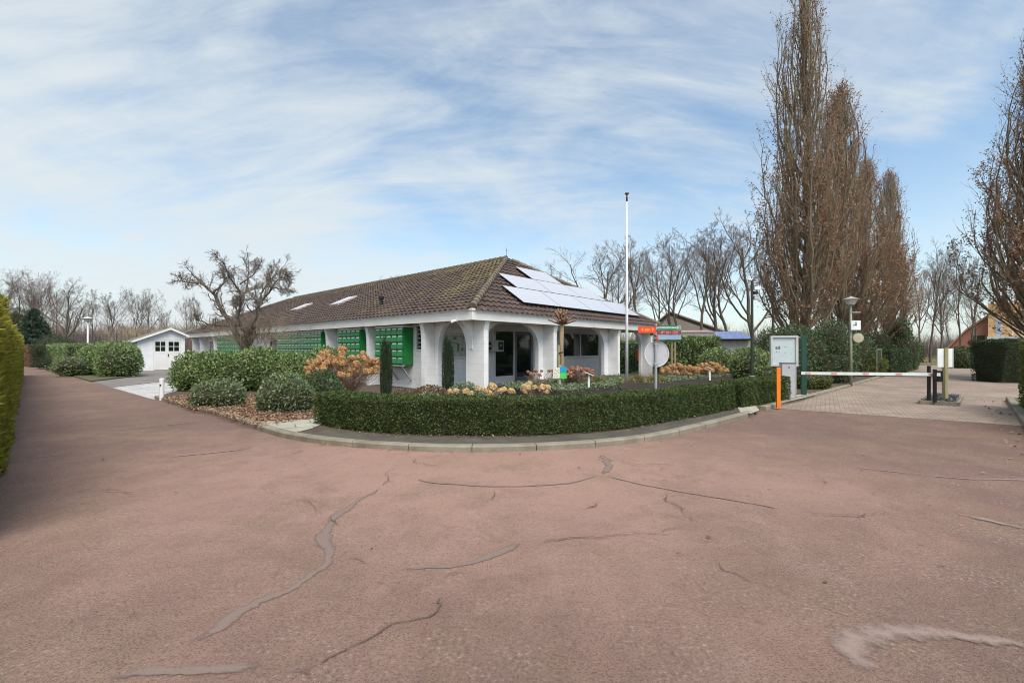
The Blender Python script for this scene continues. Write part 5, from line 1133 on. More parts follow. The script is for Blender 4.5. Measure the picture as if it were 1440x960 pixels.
m = MB(); m.box((0.16, 0.06, h - 0.36), (0.29, 0.20, h - 0.05)); m.build('latch_box', black_m, o)
d = 12.9; o = thing('post_sign', 'two blank white panels on a wooden post on the traffic island', 'sign', ((1329 - CX) / F * d, d, 0.08), 0.1); zz = lambda y: 1.6 - (y - HOR) / F * d - 0.08
m = MB(); m.box((-0.05, -0.05, -0.02), (0.05, 0.05, zz(489))); m.build('post', green_wood, o)
for x0, x1 in ((-0.245, -0.058), (0.058, 0.235)):
    m = MB(); m.box((x0 - 0.01, -0.012, zz(516)), (x1, 0.012, zz(490))); m.build('panel', white_t, o)
m = MB(); m.box((0.24, -0.02, zz(518)), (0.262, 0.02, zz(489.5))); m.build('edge_rail', steel, o)
# orange post
op = G(1094.5, 570, 0.1); m = MB(); m.box((-0.043, -0.043, -0.05), (0.043, 0.043, 0.99)); m.box((-0.038, -0.038, 0.99), (0.038, 0.038, 1.0)); o = tag(m.build('marker_post', orange_m, None, (op[0], op[1], 0.09), -0.3), 'bright orange square post standing at the kerb by the barrier', 'post')
# notice case
d = 14.2; o = thing('notice_case', 'white glazed notice case on a dark green post behind the barrier cabinet', 'notice board', ((1106 - CX) / F * d, d, 0.09), -0.34); zz = lambda y: 1.6 - (y - HOR) / F * d - 0.09
kx = d / F; case_m = mat('case_grey', (0.56, 0.56, 0.55), 0.4); x0, x1, z0, z1 = -20 * kx, 13.5 * kx, zz(515), zz(472)
m = MB(); frame_rect(m, x0, x1, z0, z1, -0.09, 0.10, 0.06); m.box((x0 + 0.06, 0.0, z0 + 0.06), (x1 - 0.06, 0.098, z1 - 0.06)); m.build('frame', case_m, o)
m = MB(); m.box((x0 + 0.062, -0.045, z0 + 0.062), (x1 - 0.062, -0.04, z1 - 0.062)); m.build('pinboard', mat('pale_pinboard', (0.56, 0.62, 0.62), 0.4, (0.50, 0.57, 0.58), 6), o)
slip_m = mat('slip_grey', (0.16, 0.18, 0.18), 0.6)
for u, v, a, b in ((.22, .60, .055, .09), (.32, .61, .055, .10), (.52, .64, .02, .02), (.60, .64, .02, .02), (.22, .47, .03, .02), (.32, .46, .02, .03), (.56, .45, .015, .03), (.75, .40, .015, .02)):
    m = MB(); m.box((x0 + (x1 - x0) * u - a / 2, -0.049, z0 + (z1 - z0) * v - b / 2), (x0 + (x1 - x0) * u + a / 2, -0.0455, z0 + (z1 - z0) * v + b / 2)); m.build('pinned_slip', slip_m, o)
m = MB(); m.box((x1 + 0.10, -0.05, -0.05), (x1 + 0.24, 0.07, z1 + 0.02)); m.build('post', darkgreen, o)
for z in (z0 + 0.04, z1 - 0.05):
    m = MB(); m.box((x1 - 0.02, 0.02, z - 0.015), (x1 + 0.097, 0.05, z + 0.015)); m.build('arm', mat('pale_green_metal', (0.40, 0.48, 0.40), 0.5), o)
# white bollard by the driveway
bp_ = G(227.5, 561, 0.05); o = thing('bollard', 'white wooden bollard at the driveway corner', 'bollard', (bp_[0], bp_[1], 0.06)); m = MB(); m.lathe([(0.062, -0.05), (0.062, 0.60), (0.05, 0.62)], sides=16); m.build('post', white, o); m = MB(); m.box((-0.01, -0.075, 0.40), (0.03, -0.058, 0.44)); m.build('reflector', black_m, o)

# lamps
def street_lamp(label, px, ytop, ybase, d, zb, pm, hood):
    o = thing('street_lamp', label, 'street lamp', at(px, d, zb), 0, 'mushroom street lamps'); H = 1.6 - (ytop - HOR) / F * d - zb; s = 0.34
    m = MB(); m.tube([(0, 0, -0.05), (0, 0, H * 0.45), (0, 0, H - 0.30)], [0.06, 0.05, 0.04], 10); m.build('pole', pm, o, smooth=True)
    m = MB(); m.lathe([(0.06, -0.32), (0.13, -0.30), (0.24, -0.10), (0.22, -0.085)], (0, 0, H), 16); m.build('lantern', mat('lamp_diffuser', (0.62, 0.62, 0.58), 0.3), o)
    m = MB(); m.lathe([(0.30, -0.10), (0.31, -0.08), (0.14, -0.02), (0.04, 0.02), (0.02, 0.05)], (0, 0, H), 18); m.build('hood', hood, o)
    return o, H
o, H = street_lamp('grey mushroom street lamp behind the barrier, in front of the columnar oaks', 1196.5, 418, 541, 18.0, 0.09, mat('weathered_pole', (0.30, 0.30, 0.24), 0.6, (0.20, 0.22, 0.14), 4), mat('lamp_hood', (0.40, 0.36, 0.32), 0.6))
m = MB(); m.bar((0.0, -0.05, H - 0.62), (0.36, -0.05, H - 0.62), 0.03, 0.035); m.build('bracket', steel, o)
street_lamp('white mushroom street lamp beside the mesh fence on the left', 123.5, 446, 510, 29.0, 0.0, white, mat('pale_hood', (0.62, 0.64, 0.62), 0.5))
o = thing('traffic_mirror', 'round traffic mirror mounted on the grey street lamp', 'mirror', at(1206.5, 17.9, 0), -0.2); z = 1.6 - (475 - HOR) / F * 17.9; n = 28
m = MB(); m.prism([(0.20 * math.cos(6.2832 * i / n), -0.03, z + 0.20 * math.sin(6.2832 * i / n)) for i in range(n)], (0, 0.03, 0)); m.build('back', mat('mirror_back', (0.36, 0.31, 0.20), 0.4), o); m = MB(); m.prism([(0.18 * math.cos(6.2832 * i / n), -0.036, z + 0.18 * math.sin(6.2832 * i / n)) for i in range(n)], (0, 0.005, 0)); m.build('glass', mat('mirror_glass', (0.55, 0.52, 0.42), 0.08, metal=0.9), o)
m = MB(); m.bar((-0.28, 0.02, z + 0.05), (0, 0.02, z + 0.05), 0.03, 0.03); m.build('arm', steel, o)
o = thing('camera_sign', 'small white pictogram sign on the grey street lamp above the mirror', 'sign', at(1203.5, 17.85, 0), -0.2); z = 1.6 - (457.5 - HOR) / F * 17.85
m = MB(); m.box((-0.17, -0.012, z - 0.18), (0.17, 0.012, z + 0.20)); m.build('panel', white_t, o); m = MB(); m.box((-0.10, -0.017, z - 0.005), (0.03, -0.0125, z + 0.03)); m.box((-0.02, -0.018, z + 0.03), (0.02, -0.0125, z + 0.14)); m.build('pictogram', mat('sign_navy', (0.05, 0.07, 0.16), 0.5), o)
o = thing('camera_mast', 'slim dark green mast with surveillance cameras left of the notice case', 'mast', at(1057.5, 17.2, 0.09)); H = 1.6 - (393 - HOR) / F * 17.2 - 0.09
m = MB(); m.tube([(0, 0, -0.05), (0, 0, H)], [0.065, 0.045], 10); m.build('pole', mat('mast_green', (0.022, 0.034, 0.024), 0.5), o); m = MB(); m.tube([(0, 0, -0.02), (0, 0, 0.42)], 0.11, 10); m.build('base', grey_paint, o)
m = MB(); m.lathe([(0.02, -0.06), (0.08, -0.03), (0.09, 0.03), (0.05, 0.06)], (-0.10, -0.02, H - 0.02), 12); m.build('dome_camera', white, o)
for z, s in ((H - 0.35, 0.22), (H - 0.72, 0.20)):
    m = MB(); m.box((0.05, -0.10, z - 0.06), (0.05 + s, 0.05, z + 0.06)); m.build('camera', white if z > H - 0.5 else grey_paint, o)
m = MB(); m.box((0.05, -0.08, H - 0.58), (0.20, 0.06, H - 0.46)); m.build('junction_box', black_m, o)
# ------------------------------------------------------------------ evergreens along the brick road and behind the planters
def lob(*L): return list(L)
hedge('laurel_hedge', 'tall clipped laurel hedge behind the tan hydrangeas and wooden stakes', [np.array(at(938, 21.5)[:2]), np.array(at(1008, 21.2)[:2])], 1.2, 2.0, 420, 0.13, 0.06, laurel_leaf, 81, z0=0.09, inward=0.16, lum=0.06)
hedge('laurel_hedge', 'laurel hedge glimpsed through the right porch arch', [B(15.4, -0.4), B(15.6, 3.6), B(15.6, 8)], 0.9, 1.9, 420, 0.13, 0.06, laurel_leaf, 82, z0=0.09, inward=0.16, lum=0.06)
shrub('laurel_shrub', 'loose yellowish laurel sloping down from the tall laurel hedge', 'shrub', at(1022, 20.0), lob((-.4, 0, .7, .8, .7, .75), (.5, -.2, .5, .8, .7, .6), (1.1, -.3, .4, .7, .6, .55)), 300, 0.13, 0.055, laurel_leaf, 83)
shrub('laurel_shrub', 'leafy light green laurel around the dark camera mast', 'shrub', at(1068, 18.0), lob((-.3, .3, .7, .75, .7, .85), (.5, .1, .6, .75, .7, .75), (.1, -.3, .4, .7, .6, .5)), 320, 0.13, 0.055, laurel_leaf, 84)
shrub('holly_shrub', 'big dark glossy evergreen right behind the notice case', 'shrub', at(1112, 18.6), lob((-.5, .3, 1.1, .95, .9, 1.2), (.5, .4, 1.3, 1.0, .9, 1.3), (0, -.1, .7, .9, .8, .8)), 300, 0.10, 0.055, ivy_leaf, 85)
shrub('holly_shrub', 'big dark glossy evergreen between notice case and grey street lamp', 'shrub', at(1163, 19.2), lob((-.6, .3, 1.1, 1.0, .9, 1.2), (.5, .4, 1.3, 1.0, .9, 1.35), (0, -.1, .7, 1.1, .8, .8)), 300, 0.10, 0.055, ivy_leaf, 86)
shrub('low_shrub', 'low yellowish shrub at the kerb beneath the barrier arm', 'shrub', at(1146, 16.0), lob((-.25, .2, .26, .45, .4, .36), (.3, .2, .22, .42, .4, .32)), 650, 0.08, 0.036, moss_leaf, 87)
shrub('clipped_shrub', 'rounded yellow green shrub right of the grey street lamp', 'shrub', at(1217, 23.5), lob((-.3, .2, .6, .8, .7, .8), (.5, .2, .55, .7, .7, .75)), 300, 0.10, 0.05, moss_leaf, 88)
shrub('tall_shrub', 'dark evergreen behind the yellow green rounded shrub', 'shrub', at(1225, 26.5), lob((-.6, .3, 1.1, 1.0, .9, 1.4), (.6, .3, 1.2, 1.0, .9, 1.3)), 260, 0.10, 0.05, ivy_leaf, 89)
shrub('tall_shrub', 'conical bright evergreen near the foot of the last columnar oak', 'shrub', at(1262, 31), lob((0, 0, 1.2, 1.25, 1.1, 1.5), (.1, 0, 2.4, .8, .7, 1.2), (-.7, 0, .9, .9, .8, 1.0)), 240, 0.12, 0.06, ivy_leaf, 90)
hedge('ivy_hedge', 'ivy clad low hedge by the green garden gate frame', [np.array(at(1243, 25.0)[:2]), np.array(at(1263, 28.5)[:2]), np.array(at(1282, 33)[:2])], 0.8, 1.45, 380, 0.09, 0.06, ivy_leaf, 91, z0=0.05, inward=0.14, lum=0.06)
shrub('tall_shrub', 'dense dark evergreen under the columnar oaks', 'shrub', at(1190, 23.5), lob((-1.2, .3, 1.0, 1.2, .9, 1.2), (.4, .3, 1.2, 1.2, .9, 1.2)), 220, 0.11, 0.055, ivy_leaf, 92)
o = thing('garden_gate', 'pale green metal gate frame in front of the ivy hedge', 'gate', at(1236, 23.2, 0.09), 0.5)
m = MB(); frame_rect(m, -0.28, 0.28, 0.0, 1.45, -0.02, 0.02, 0.045); m.build('frame', mat('pale_green_metal2', (0.22, 0.27, 0.17), 0.5), o); m = MB()
for x in np.arange(-0.2, 0.21, 0.08): m.box((x - 0.006, -0.006, 0.05), (x + 0.006, 0.006, 1.4))
m.build('mesh', mat('gate_wire', (0.10, 0.13, 0.09), 0.5), o)
shrub('rounded_bush', 'round dark rhododendron at the far end of the brick road', 'shrub', at(1366, 34.5, 0.0), lob((-.8, 0, .75, .9, .8, .95), (.4, 0, .8, 1.0, .8, .95), (1.0, 0, .6, .7, .8, .8)), 260, 0.14, 0.07, ivy_leaf, 93)
hedge('far_hedge', 'low dark hedge closing the end of the brick road', [(33, 52), (38, 50), (44, 47)], 1.5, 1.7, 120, 0.2, 0.1, ivy_leaf, 94, inward=0.25, lum=0.15)
hedge('far_hedge', 'brownish hedge beyond the grass at the far right gap', [(34, 66), (44, 64), (56, 60)], 2.0, 2.2, 60, 0.3, 0.12, bronze_leaf, 95, inward=0.4, lum=0.25)

# left lane greenery
shrub('laurel_hedge', 'loose laurel hedge at the lane corner left of the shed', 'hedge', (-20.0, 23.6, 0.05), lobes_line((-1.1, 0.3), (-6.0, 3.6), 7, .95, .85, .90, .08, 101, .78), 330, 0.12, 0.055, laurel_leaf, 101)
shrub('low_shrub', 'low laurel tuft before the lane corner hedge', 'shrub', at(100, 24.5, 0.05), lob((0, 0, .45, .9, .6, .55)), 320, 0.12, 0.055, rhodo_leaf, 102)
p0, p1 = np.array(at(112, 27.5)[:2]), np.array(at(82, 31.5)[:2])
hedge('clipped_hedge', 'clipped pale green hedge further along the lane', [p0, p1], 1.2, 1.75, 330, 0.11, 0.05, laurel_leaf, 103, z0=0.05, inward=0.15, lum=0.05)
shrub('topiary_dome', 'dark rounded topiary dome on the lane', 'topiary', at(74, 33.5, 0.05), lob((0, 0, 1.55, 1.3, 1.2, 0.95), (.1, 0, .6, 1.1, 1.0, .9)), 260, 0.10, 0.05, conifer_leaf, 104)
shrub('topiary_column', 'two dark clipped columns beside the topiary dome', 'topiary', at(81, 30.5, 0.05), lob((-.3, 0, .75, .55, .5, .85), (.45, -.3, .65, .5, .5, .75)), 320, 0.09, 0.045, conifer_leaf, 105)
hedge('clipped_hedge', 'olive brown clipped hedge beyond the topiary dome', [np.array(at(60, 36)[:2]), np.array(at(46, 41)[:2])], 1.4, 1.75, 260, 0.11, 0.05, bronze_leaf, 106, z0=0.03, inward=0.15, lum=0.05)
shrub('rounded_bush', 'small round bush at the bend of the lane', 'shrub', at(40, 43, 0.0), lob((0, 0, .7, .9, .8, .8)), 220, 0.12, 0.06, ivy_leaf, 107)
shrub('rounded_bush', 'bright green upright bush below the fir', 'shrub', at(42, 46, 0.0), lob((0, 0, 1.3, .9, .8, 1.3)), 200, 0.12, 0.06, moss_leaf, 108)
shrub('tall_shrub', 'dark evergreen thicket filling the end of the lane', 'shrub', at(30, 50, 0.0), lob((-1.5, 0, 1.4, 1.8, 1.2, 1.6), (1, 0, 1.2, 1.6, 1.2, 1.4), (3.4, 1, 1.1, 1.6, 1.2, 1.2)), 130, 0.16, 0.08, conifer_leaf, 109)
shrub('tall_shrub', 'tall olive green conifer behind the fir', 'shrub', at(33, 56, 0.0), lob((-1, 0, 3.2, 1.9, 1.6, 3.4), (1.2, .5, 2.8, 1.6, 1.4, 2.9)), 110, 0.2, 0.07, ivy_leaf, 110, up=0.7)
def fir(label, px, d, H, w, seed):
    o = thing('fir_tree', label, 'fir', at(px, d, 0)); rng = np.random.default_rng(seed); V = []; parts = []
    for k in range(26):
        z = H * (0.27 + 0.72 * k / 26); r = w * (1 - k / 27) ** 1.0 * (0.85 + 0.3 * (k % 3 == 0)) + 0.08; nb = 8
        for j in range(nb):
            a = rng.random() * 6.28; n = int(26 * r / w * 1.6) + 8; u = rng.random(n) ** 0.7; q = np.c_[np.cos(a) * r * u, np.sin(a) * r * u, z - 0.30 * r * u ** 1.5 * rng.uniform(.5, 1.3) + rng.normal(0, .05, n)]
            sd = np.array([-math.sin(a), math.cos(a), 0]); q += sd * (rng.normal(0, 0.16, n) * (0.3 + u))[:, None]
            D = np.array([math.cos(a), math.sin(a), -0.25]) + rng.normal(0, .55, (n, 3)); parts.append((*quads_from(q, D, rng.normal(0, .4, (n, 3)) + np.array([0, 0, 1.0]), 0.26, 0.075), 0))
    V, Fc, M = join(parts); link('crown', mesh_np('crown', V, Fc, [blue_fir], M), o)
    m = MB(); m.tube([(0, 0, 0), (0, 0, H * .97)], [0.14, 0.03], 8); m.build('trunk', mat('fir_bark', (0.26, 0.21, 0.16), 0.9), o)
fir('dark blue green fir with bare lower trunk at the lane bend', 47, 41, 5.4, 1.75, 111)
# mesh fence of the sports court
f0, f1 = np.array(at(103, 37)[:2]), np.array(at(192, 39.5)[:2]); fc = (f0 + f1) / 2; fa = math.atan2(*(f1 - f0)[::-1]); FLn = np.linalg.norm(f1 - f0)
o = thing('mesh_fence', 'tall dark wire mesh fence behind the lane corner hedge', 'fence', (fc[0], fc[1], 0), fa)
m = MB()
for x in np.arange(-FLn / 2, FLn / 2, 0.09): m.box((x - 0.011, -0.008, 0.1), (x + 0.011, 0.008, 2.75))
for z in np.arange(0.15, 2.8, 0.16): m.box((-FLn / 2, 0.009, z - 0.009), (FLn / 2, 0.02, z + 0.009))
m.build('wire_mesh', mat('fence_wire', (0.045, 0.055, 0.05), 0.6), o)
for x in np.linspace(-FLn / 2, FLn / 2, 4):
    m = MB(); m.tube([(x, 0.05, 0), (x, 0.05, 2.9)], 0.04, 8); m.build('post', mat('fence_post', (0.10, 0.12, 0.11), 0.5), o)
m = MB(); m.tube([(0, 0, 0), (0, 0, 1.35)], 0.05, 8); m.box((-0.6, -0.04, 1.35), (0.6, 0.04, 1.62)); tag(m.build('direction_board', mat('turquoise_board', (0.10, 0.42, 0.42), 0.5), None, at(119, 28.0, 0.0)), 'turquoise board just showing over the lane corner hedge', 'sign')

# ------------------------------------------------------------------ houses in the distance
def house_frame(name, label, loc, rz): return thing(name, label, 'building', loc, rz)
d = 48; o = house_frame('barn', 'large brown roofed barn behind the bare oaks, right of the clubhouse', ((985 - CX) / F * d, d, 0), -0.30)
z0, z1 = 2.0, 5.45; m = MB(); m.prism([(-5.2, 0, 0), (5.2, 0, 0), (5.2, 0, z0 + 0.5), (-3.2, 0, z1), (-7.5, 0, z0)], (0, 9, 0)); m.build('wall', mat('barn_wall', (0.28, 0.24, 0.20), 0.9), o)
m = MB(); brn = mat('barn_roof', (0.34, 0.285, 0.235), 0.9, (0.42, 0.355, 0.295), 1.0, 7, stretch=(1, 1, 3))
m.prism([(-3.2, -0.3, z1 + 0.1), (-3.2, 9.3, z1 + 0.1), (7.2, 9.3, 1.4), (7.2, -0.3, 1.4)], (0, 0, 0.15)); m.build('roof', brn, o)
m = MB(); m.prism([(-3.2, -0.3, z1 + 0.1), (-3.2, 9.3, z1 + 0.1), (-7.9, 9.3, 1.7), (-7.9, -0.3, 1.7)], (0, 0, 0.15)); m.build('roof', brn, o)
m = MB(); m.prism([(-6.5, -0.32, 1.7), (7.0, -0.32, 1.2), (-3.2, -0.32, z1 - 0.3)], (0, -0.04, 0)); m.build('gable', mat('barn_gable', (0.46, 0.39, 0.325), 0.9, (0.37, 0.315, 0.26), 2, stretch=(6, 1, 1)), o)
d = 29; kx = d / F; o = house_frame('chalet', 'low white chalet with pinkish and blue roof behind the laurel hedge', ((1005 - CX) * kx, d, 0), -0.22); zz = lambda y: 1.6 - (y - HOR) * kx
m = MB(); m.box((-52 * kx, 0, 0), (50 * kx, 4.5, zz(474.5))); m.build('wall', mat('chalet_wall', (0.72, 0.68, 0.60), 0.7), o)
m = MB(); m.box((-54 * kx, -0.25, zz(473.5)), (0, -0.003, zz(467.5))); m.build('fascia', mat('chalet_fascia', (0.46, 0.44, 0.40), 0.6), o)
def corr(m, x0, x1, za, zb, y0, y1, p=0.16):
    n = int((x1 - x0) / p * 6); xs = np.linspace(x0, x1, n); V = []
    for x in xs:
        h = 0.03 * math.cos(6.2832 * (x - x0) / p); V += [(x, y0, za + h), (x, y1, zb + h)]
    m.add(V, [(2 * i, 2 * i + 2, 2 * i + 3, 2 * i + 1) for i in range(n - 1)])
m = MB(); corr(m, -54 * kx, -2 * kx, zz(467), zz(462.5), -0.3, 2.2); m.build('roof', mat('pink_tiles', (0.48, 0.30, 0.28), 0.7, (0.56, 0.40, 0.38), 3), o)
m = MB(); corr(m, -2 * kx, 47 * kx, zz(476.5), zz(464.5), -0.5, 2.2); m.build('roof', mat('blue_tiles', (0.20, 0.27, 0.52), 0.45, (0.34, 0.40, 0.60), 4), o)
m = MB(); m.box((-2 * kx, -0.42, zz(478.5)), (47 * kx, -0.3, zz(477))); m.build('gutter', dark_metal, o)
d = 62; kx = d / F; o = house_frame('brick_house', 'red brick gabled house with orange bay behind the dark clipped hedge', ((1392 - CX) * kx, d, 0), -0.80); zz = lambda y: 1.6 - (y - HOR) * kx
bk = pavers('red_bricks', (0.30, 0.115, 0.075), (0.24, 0.09, 0.06), (0.30, 0.24, 0.19), 0.42, 0.14, 0, msize=0.02)
m = MB(); m.prism([(-40 * kx, 0, 0), (75 * kx, 0, 0), (75 * kx, 0, zz(432)), (40 * kx, 0, zz(424)), (4 * kx, 0, zz(442)), (-20 * kx, 0, zz(462)), (-40 * kx, 0, zz(489))], (0, 8, 0)); m.build('wall', mat('brick_wall', (0.40, 0.175, 0.125), 0.9, (0.32, 0.135, 0.095), 8, 6, stretch=(1, 1, 5)), o)
m = MB(); m.prism([(-42 * kx, -0.3, zz(491)), (-21 * kx, -0.3, zz(462)), (3 * kx, -0.3, zz(441.5)), (40 * kx, -0.3, zz(423)), (40 * kx, -0.3, zz(420)), (2 * kx, -0.3, zz(439)), (-22 * kx, -0.3, zz(460)), (-44 * kx, -0.3, zz(490))], (0, 8.6, 0)); m.build('roof', mat('orange_roof', (0.40, 0.19, 0.13), 0.8), o)
m = MB(); m.box((-2 * kx, -0.9, 0), (32 * kx, -0.003, zz(428))); ow = m.build('bay', mat('apricot_render', (0.66, 0.41, 0.20), 0.8), o)
m = MB(); m.box((5 * kx, -0.93, zz(474)), (11 * kx, -0.903, zz(448))); m.build('window', mat('pale_blue_glass', (0.45, 0.50, 0.56), 0.2), o)
m = MB(); m.box((-3 * kx, -1.6, zz(477)), (36 * kx, -0.91, zz(473))); m.build('balcony', mat('balcony_slab', (0.62, 0.61, 0.58), 0.6), o)
m = MB(); m.box((-18 * kx, -0.05, zz(478.5)), (-5 * kx, 0.02, zz(471.5))); m.build('window', dark_metal, o)
m = MB()
for x in (20, 29): m.box((x * kx, -1.55, zz(473)), ((x + 1) * kx, -1.45, zz(455)))
m.box((-2 * kx, -1.55, zz(464)), (34 * kx, -1.5, zz(463.4))); m.build('balcony_post', white, o)

# ------------------------------------------------------------------ the gnarled garden tree, limbs traced in depth
def traced_tree():
    d = 19.4; k = 6.19; rng = np.random.default_rng(7)
    limbs = [
     ([(592, 900), (560, 850), (515, 760), (500, 700), (440, 600), (390, 510), (365, 420), (300, 370), (240, 310), (190, 265)], .26, .055, 0.0, -0.5),
     ([(365, 420), (405, 360), (415, 290), (380, 250), (330, 220)], .10, .03, -.4, 0.4), ([(300, 370), (255, 340), (215, 350), (150, 330)], .06, .02, -.4, -1.0),
     ([(500, 700), (495, 600), (515, 480), (540, 350), (535, 230), (510, 100)], .15, .03, 0.0, 0.9), ([(498, 620), (470, 520), (430, 470), (395, 450)], .08, .025, 0.1, 0.9),
     ([(520, 450), (480, 340), (450, 270), (455, 190), (420, 100)], .10, .025, .5, -.6), ([(600, 890), (605, 800), (585, 720), (565, 640), (600, 560), (630, 480), (620, 380)], .16, .03, .1, -.8),
     ([(608, 880), (630, 800), (640, 680), (655, 560), (670, 490), (720, 430), (775, 350), (830, 265), (845, 170)], .18, .035, .1, .6), ([(668, 490), (670, 390), (705, 280), (700, 180)], .10, .03, .3, 1.1),
     ([(775, 350), (860, 370), (930, 390), (985, 370)], .07, .02, .45, -.2), ([(830, 265), (890, 270), (930, 250)], .05, .02, .5, .3), ([(612, 880), (660, 790), (690, 730)], .14, .06, .0, -.5), ([(690, 730), (760, 640), (790, 520), (780, 380)], .06, .02, -.5, -1.0),
     ([(490, 715), (440, 700), (380, 700), (320, 680), (270, 655)], .10, .03, .0, -.8), ([(490, 330), (560, 250), (590, 180), (580, 100)], .07, .02, .4, 1.2), ([(720, 430), (700, 340), (740, 220), (745, 130)], .07, .02, .3, 1.4)]
    PP = []; RR = []
    for pts, r0, r1, y0, y1 in limbs:
        W = np.array([Wd(250 + x / k, 345 + y / k, d) for x, y in pts]); W[:, 1] += np.linspace(y0, y1, len(W)); W, _ = resample(W, 0.02); ii = np.linspace(0, len(W) - 1, 16).astype(int)
        Q = W[ii]; Q[1:-1] += rng.normal(0, .02, (14, 3)); PP.append(Q); RR.append(np.linspace(r0, r1, 16) * 0.52)
    base = Wd(250 + 592 / k, 345 + 900 / k, d); P = np.array(PP); R = np.array(RR); o0 = np.array([base[0], d, 0.09]); P = P - o0
    st = np.stack([np.array([0, 0, -0.1]) * (1 - t) + (P[0, 0]) * t for t in np.linspace(0, 1, 16)])[None]; a = [(*tubes(P, R, 8), 0), (*tubes(st, np.full((1, 16), 0.22), 9), 0)]
    S, D, L, r = spawn(rng, P, R, 15, .30, 1.0, 25, 75, (.16, .32), .55, .2); P2, R2 = grow(rng, S, D, np.clip(L, .3, .72), np.clip(r, .011, .03), 8, .22, .06, .4)
    S, D, L, r = spawn(rng, P2, R2, 6, .15, 1.0, 25, 70, (.35, .65), .6, .3); P3, R3 = grow(rng, S, D, np.clip(L, .2, .6), np.clip(r, .0085, .014), 5, .22, .04, .5)
    S, D, L, r = spawn(rng, P3, R3, 5, .2, 1.0, 25, 70, (.4, .8), .7, .3); P4, R4 = grow(rng, S, D, np.clip(L, .1, .28), np.full(len(L), .006), 3, .2, .03, .6)
    b = [(*tubes(P2, R2, 5), 0), (*tubes(P3, R3, 3), 0), (*tubes(P4, R4, 3), 0)]
    o = thing('gnarled_tree', 'gnarled many limbed bare tree in front of the clubhouse gutter', 'tree', o0)
    V, F_, M = join(a); link('trunk', mesh_np('trunk', V, F_, [bark], M, True), o);     # fine reddish brush of shoots round the fork
    n = 650; S = rng.normal(0, 1, (n, 3)) * np.array([.85, .5, .32]) + np.array([.35, 0, 2.0]); S[:, 2] = np.abs(S[:, 2]); D = unit(S - np.array([.2, 0, .6]) + rng.normal(0, .5, (n, 3)))
    P5, R5 = grow(rng, S, D, rng.uniform(.3, .75, n), np.full(n, .0075), 5, .2, .05, .5); V, F_, M = join(b + [(*tubes(P5, R5, 3), 1)]); link('crown', mesh_np('crown', V, F_, [twig, twig_ochre], M, True), o)
traced_tree()

# ------------------------------------------------------------------ columnar oaks with withered leaves
def columnar_oak(seed, H, rmax, leafn, base=1.4, peak=0.30, nl=115):
    rng = np.random.default_rng(seed)
    P0, R0 = grow(rng, np.zeros((1, 3)), np.array([[0, 0, 1.0]]), np.array([H]), np.array([0.24]), 24, 0.018, 0.2, 0.10)
    def env(z):
        t = np.clip(z / H, 0, 1); return rmax * np.where(t < peak, 0.62 + 0.38 * t / peak, ((1 - t) / (1 - peak)) ** 0.72)
    # ascending limbs: start on the trunk, lean out to the envelope and run up along it
    n1 = nl; zs = base * .5 + (H * 0.90 - base * .5) * rng.random(n1) ** 1.6; az = rng.random(n1) * 6.28
    ln = np.minimum(H * rng.uniform(.20, .42, n1), (H - zs) * rng.uniform(.75, 1.02, n1)); m = 12; t = np.linspace(0, 1, m)[None]
    zz_ = zs[:, None] + ln[:, None] * t ** 1.05; frac = rng.uniform(.35, 1.0, n1)[:, None]; rr = env(zz_) * 0.96 * frac * (1 - (1 - t) ** 2.0)
    azz = az[:, None] + rng.normal(0, .05, (n1, m)).cumsum(1)
    P1 = np.stack([np.cos(azz) * rr, np.sin(azz) * rr, zz_], -1) + rng.normal(0, .03, (n1, m, 3)); P1[:, 0] = np.stack([np.interp(zs, P0[0, :, 2], P0[0, :, c]) for c in range(3)], -1)
    R1 = (0.010 + 0.0080 * ln)[:, None] * (1 - .75 * t)
    S, D, L, r = spawn(rng, P1, R1, 9, .12, 1.0, 12, 36, (.16, .34), .55, .2); P2, R2 = grow(rng, S, D, np.clip(L, .5, 2.0), np.clip(r, .007, .018), 6, .10, .17, .4)
    S, D, L, r = spawn(rng, P2, R2, 5, .1, 1.0, 15, 45, (.3, .6), .6, .3); P3, R3 = grow(rng, S, D, np.clip(L, .2, .9), np.clip(r, .005, .008), 4, .12, .12, .6)
    tr = join([(*tubes(P0, R0, 9), 0), (*tubes(P1, R1, 5), 0)]); cr = join([(*tubes(P2, R2, 3), 0), (*tubes(P3, R3, 3), 0)])
    T = mesh_np('trunk', tr[0], tr[1], [bark_green], None, True); Cm = mesh_np('crown', cr[0], cr[1], [twig_ochre], None, True)
    A = np.concatenate([P3[:, 1:].reshape(-1, 3), P2[:, 2:].reshape(-1, 3)]); w = np.interp(A[:, 2] / H, [0, .25, .5, .75, 1.0], [1.0, 1.0, .5, .22, .16]); w *= 0.35 + 0.65 * (np.hypot(A[:, 0], A[:, 1]) / np.maximum(env(A[:, 2]), .1)).clip(0, 1.2)
    w *= (0.35 + 1.3 * (np.sin(A[:, 0] * 1.7 + seed) * np.sin(A[:, 1] * 1.9) * np.sin(A[:, 2] * .9 + seed) > -.05)); ii = rng.choice(len(A), leafn, p=w / w.sum()); Q = A[ii] + rng.normal(0, .05, (leafn, 3))
    V, Fc = quads_from(Q, rng.normal(0, 1, (leafn, 3)) + np.array([0, 0, -.5]), rng.normal(0, 1, (leafn, 3)), 0.105 * rng.uniform(.6, 1.3, leafn), 0.062 * rng.uniform(.7, 1.2, leafn))
    return T, Cm, mesh_np('dead_leaves', V, Fc, [deadleaf])
def place_oak(label, meshes, loc, rz, sc):
    o = thing('columnar_oak', label, 'tree', loc, rz, 'columnar oaks with withered leaves'); o.scale = sc
    for nme, me in zip(('trunk', 'crown', 'dead_leaves'), meshes): link(nme, me, o)
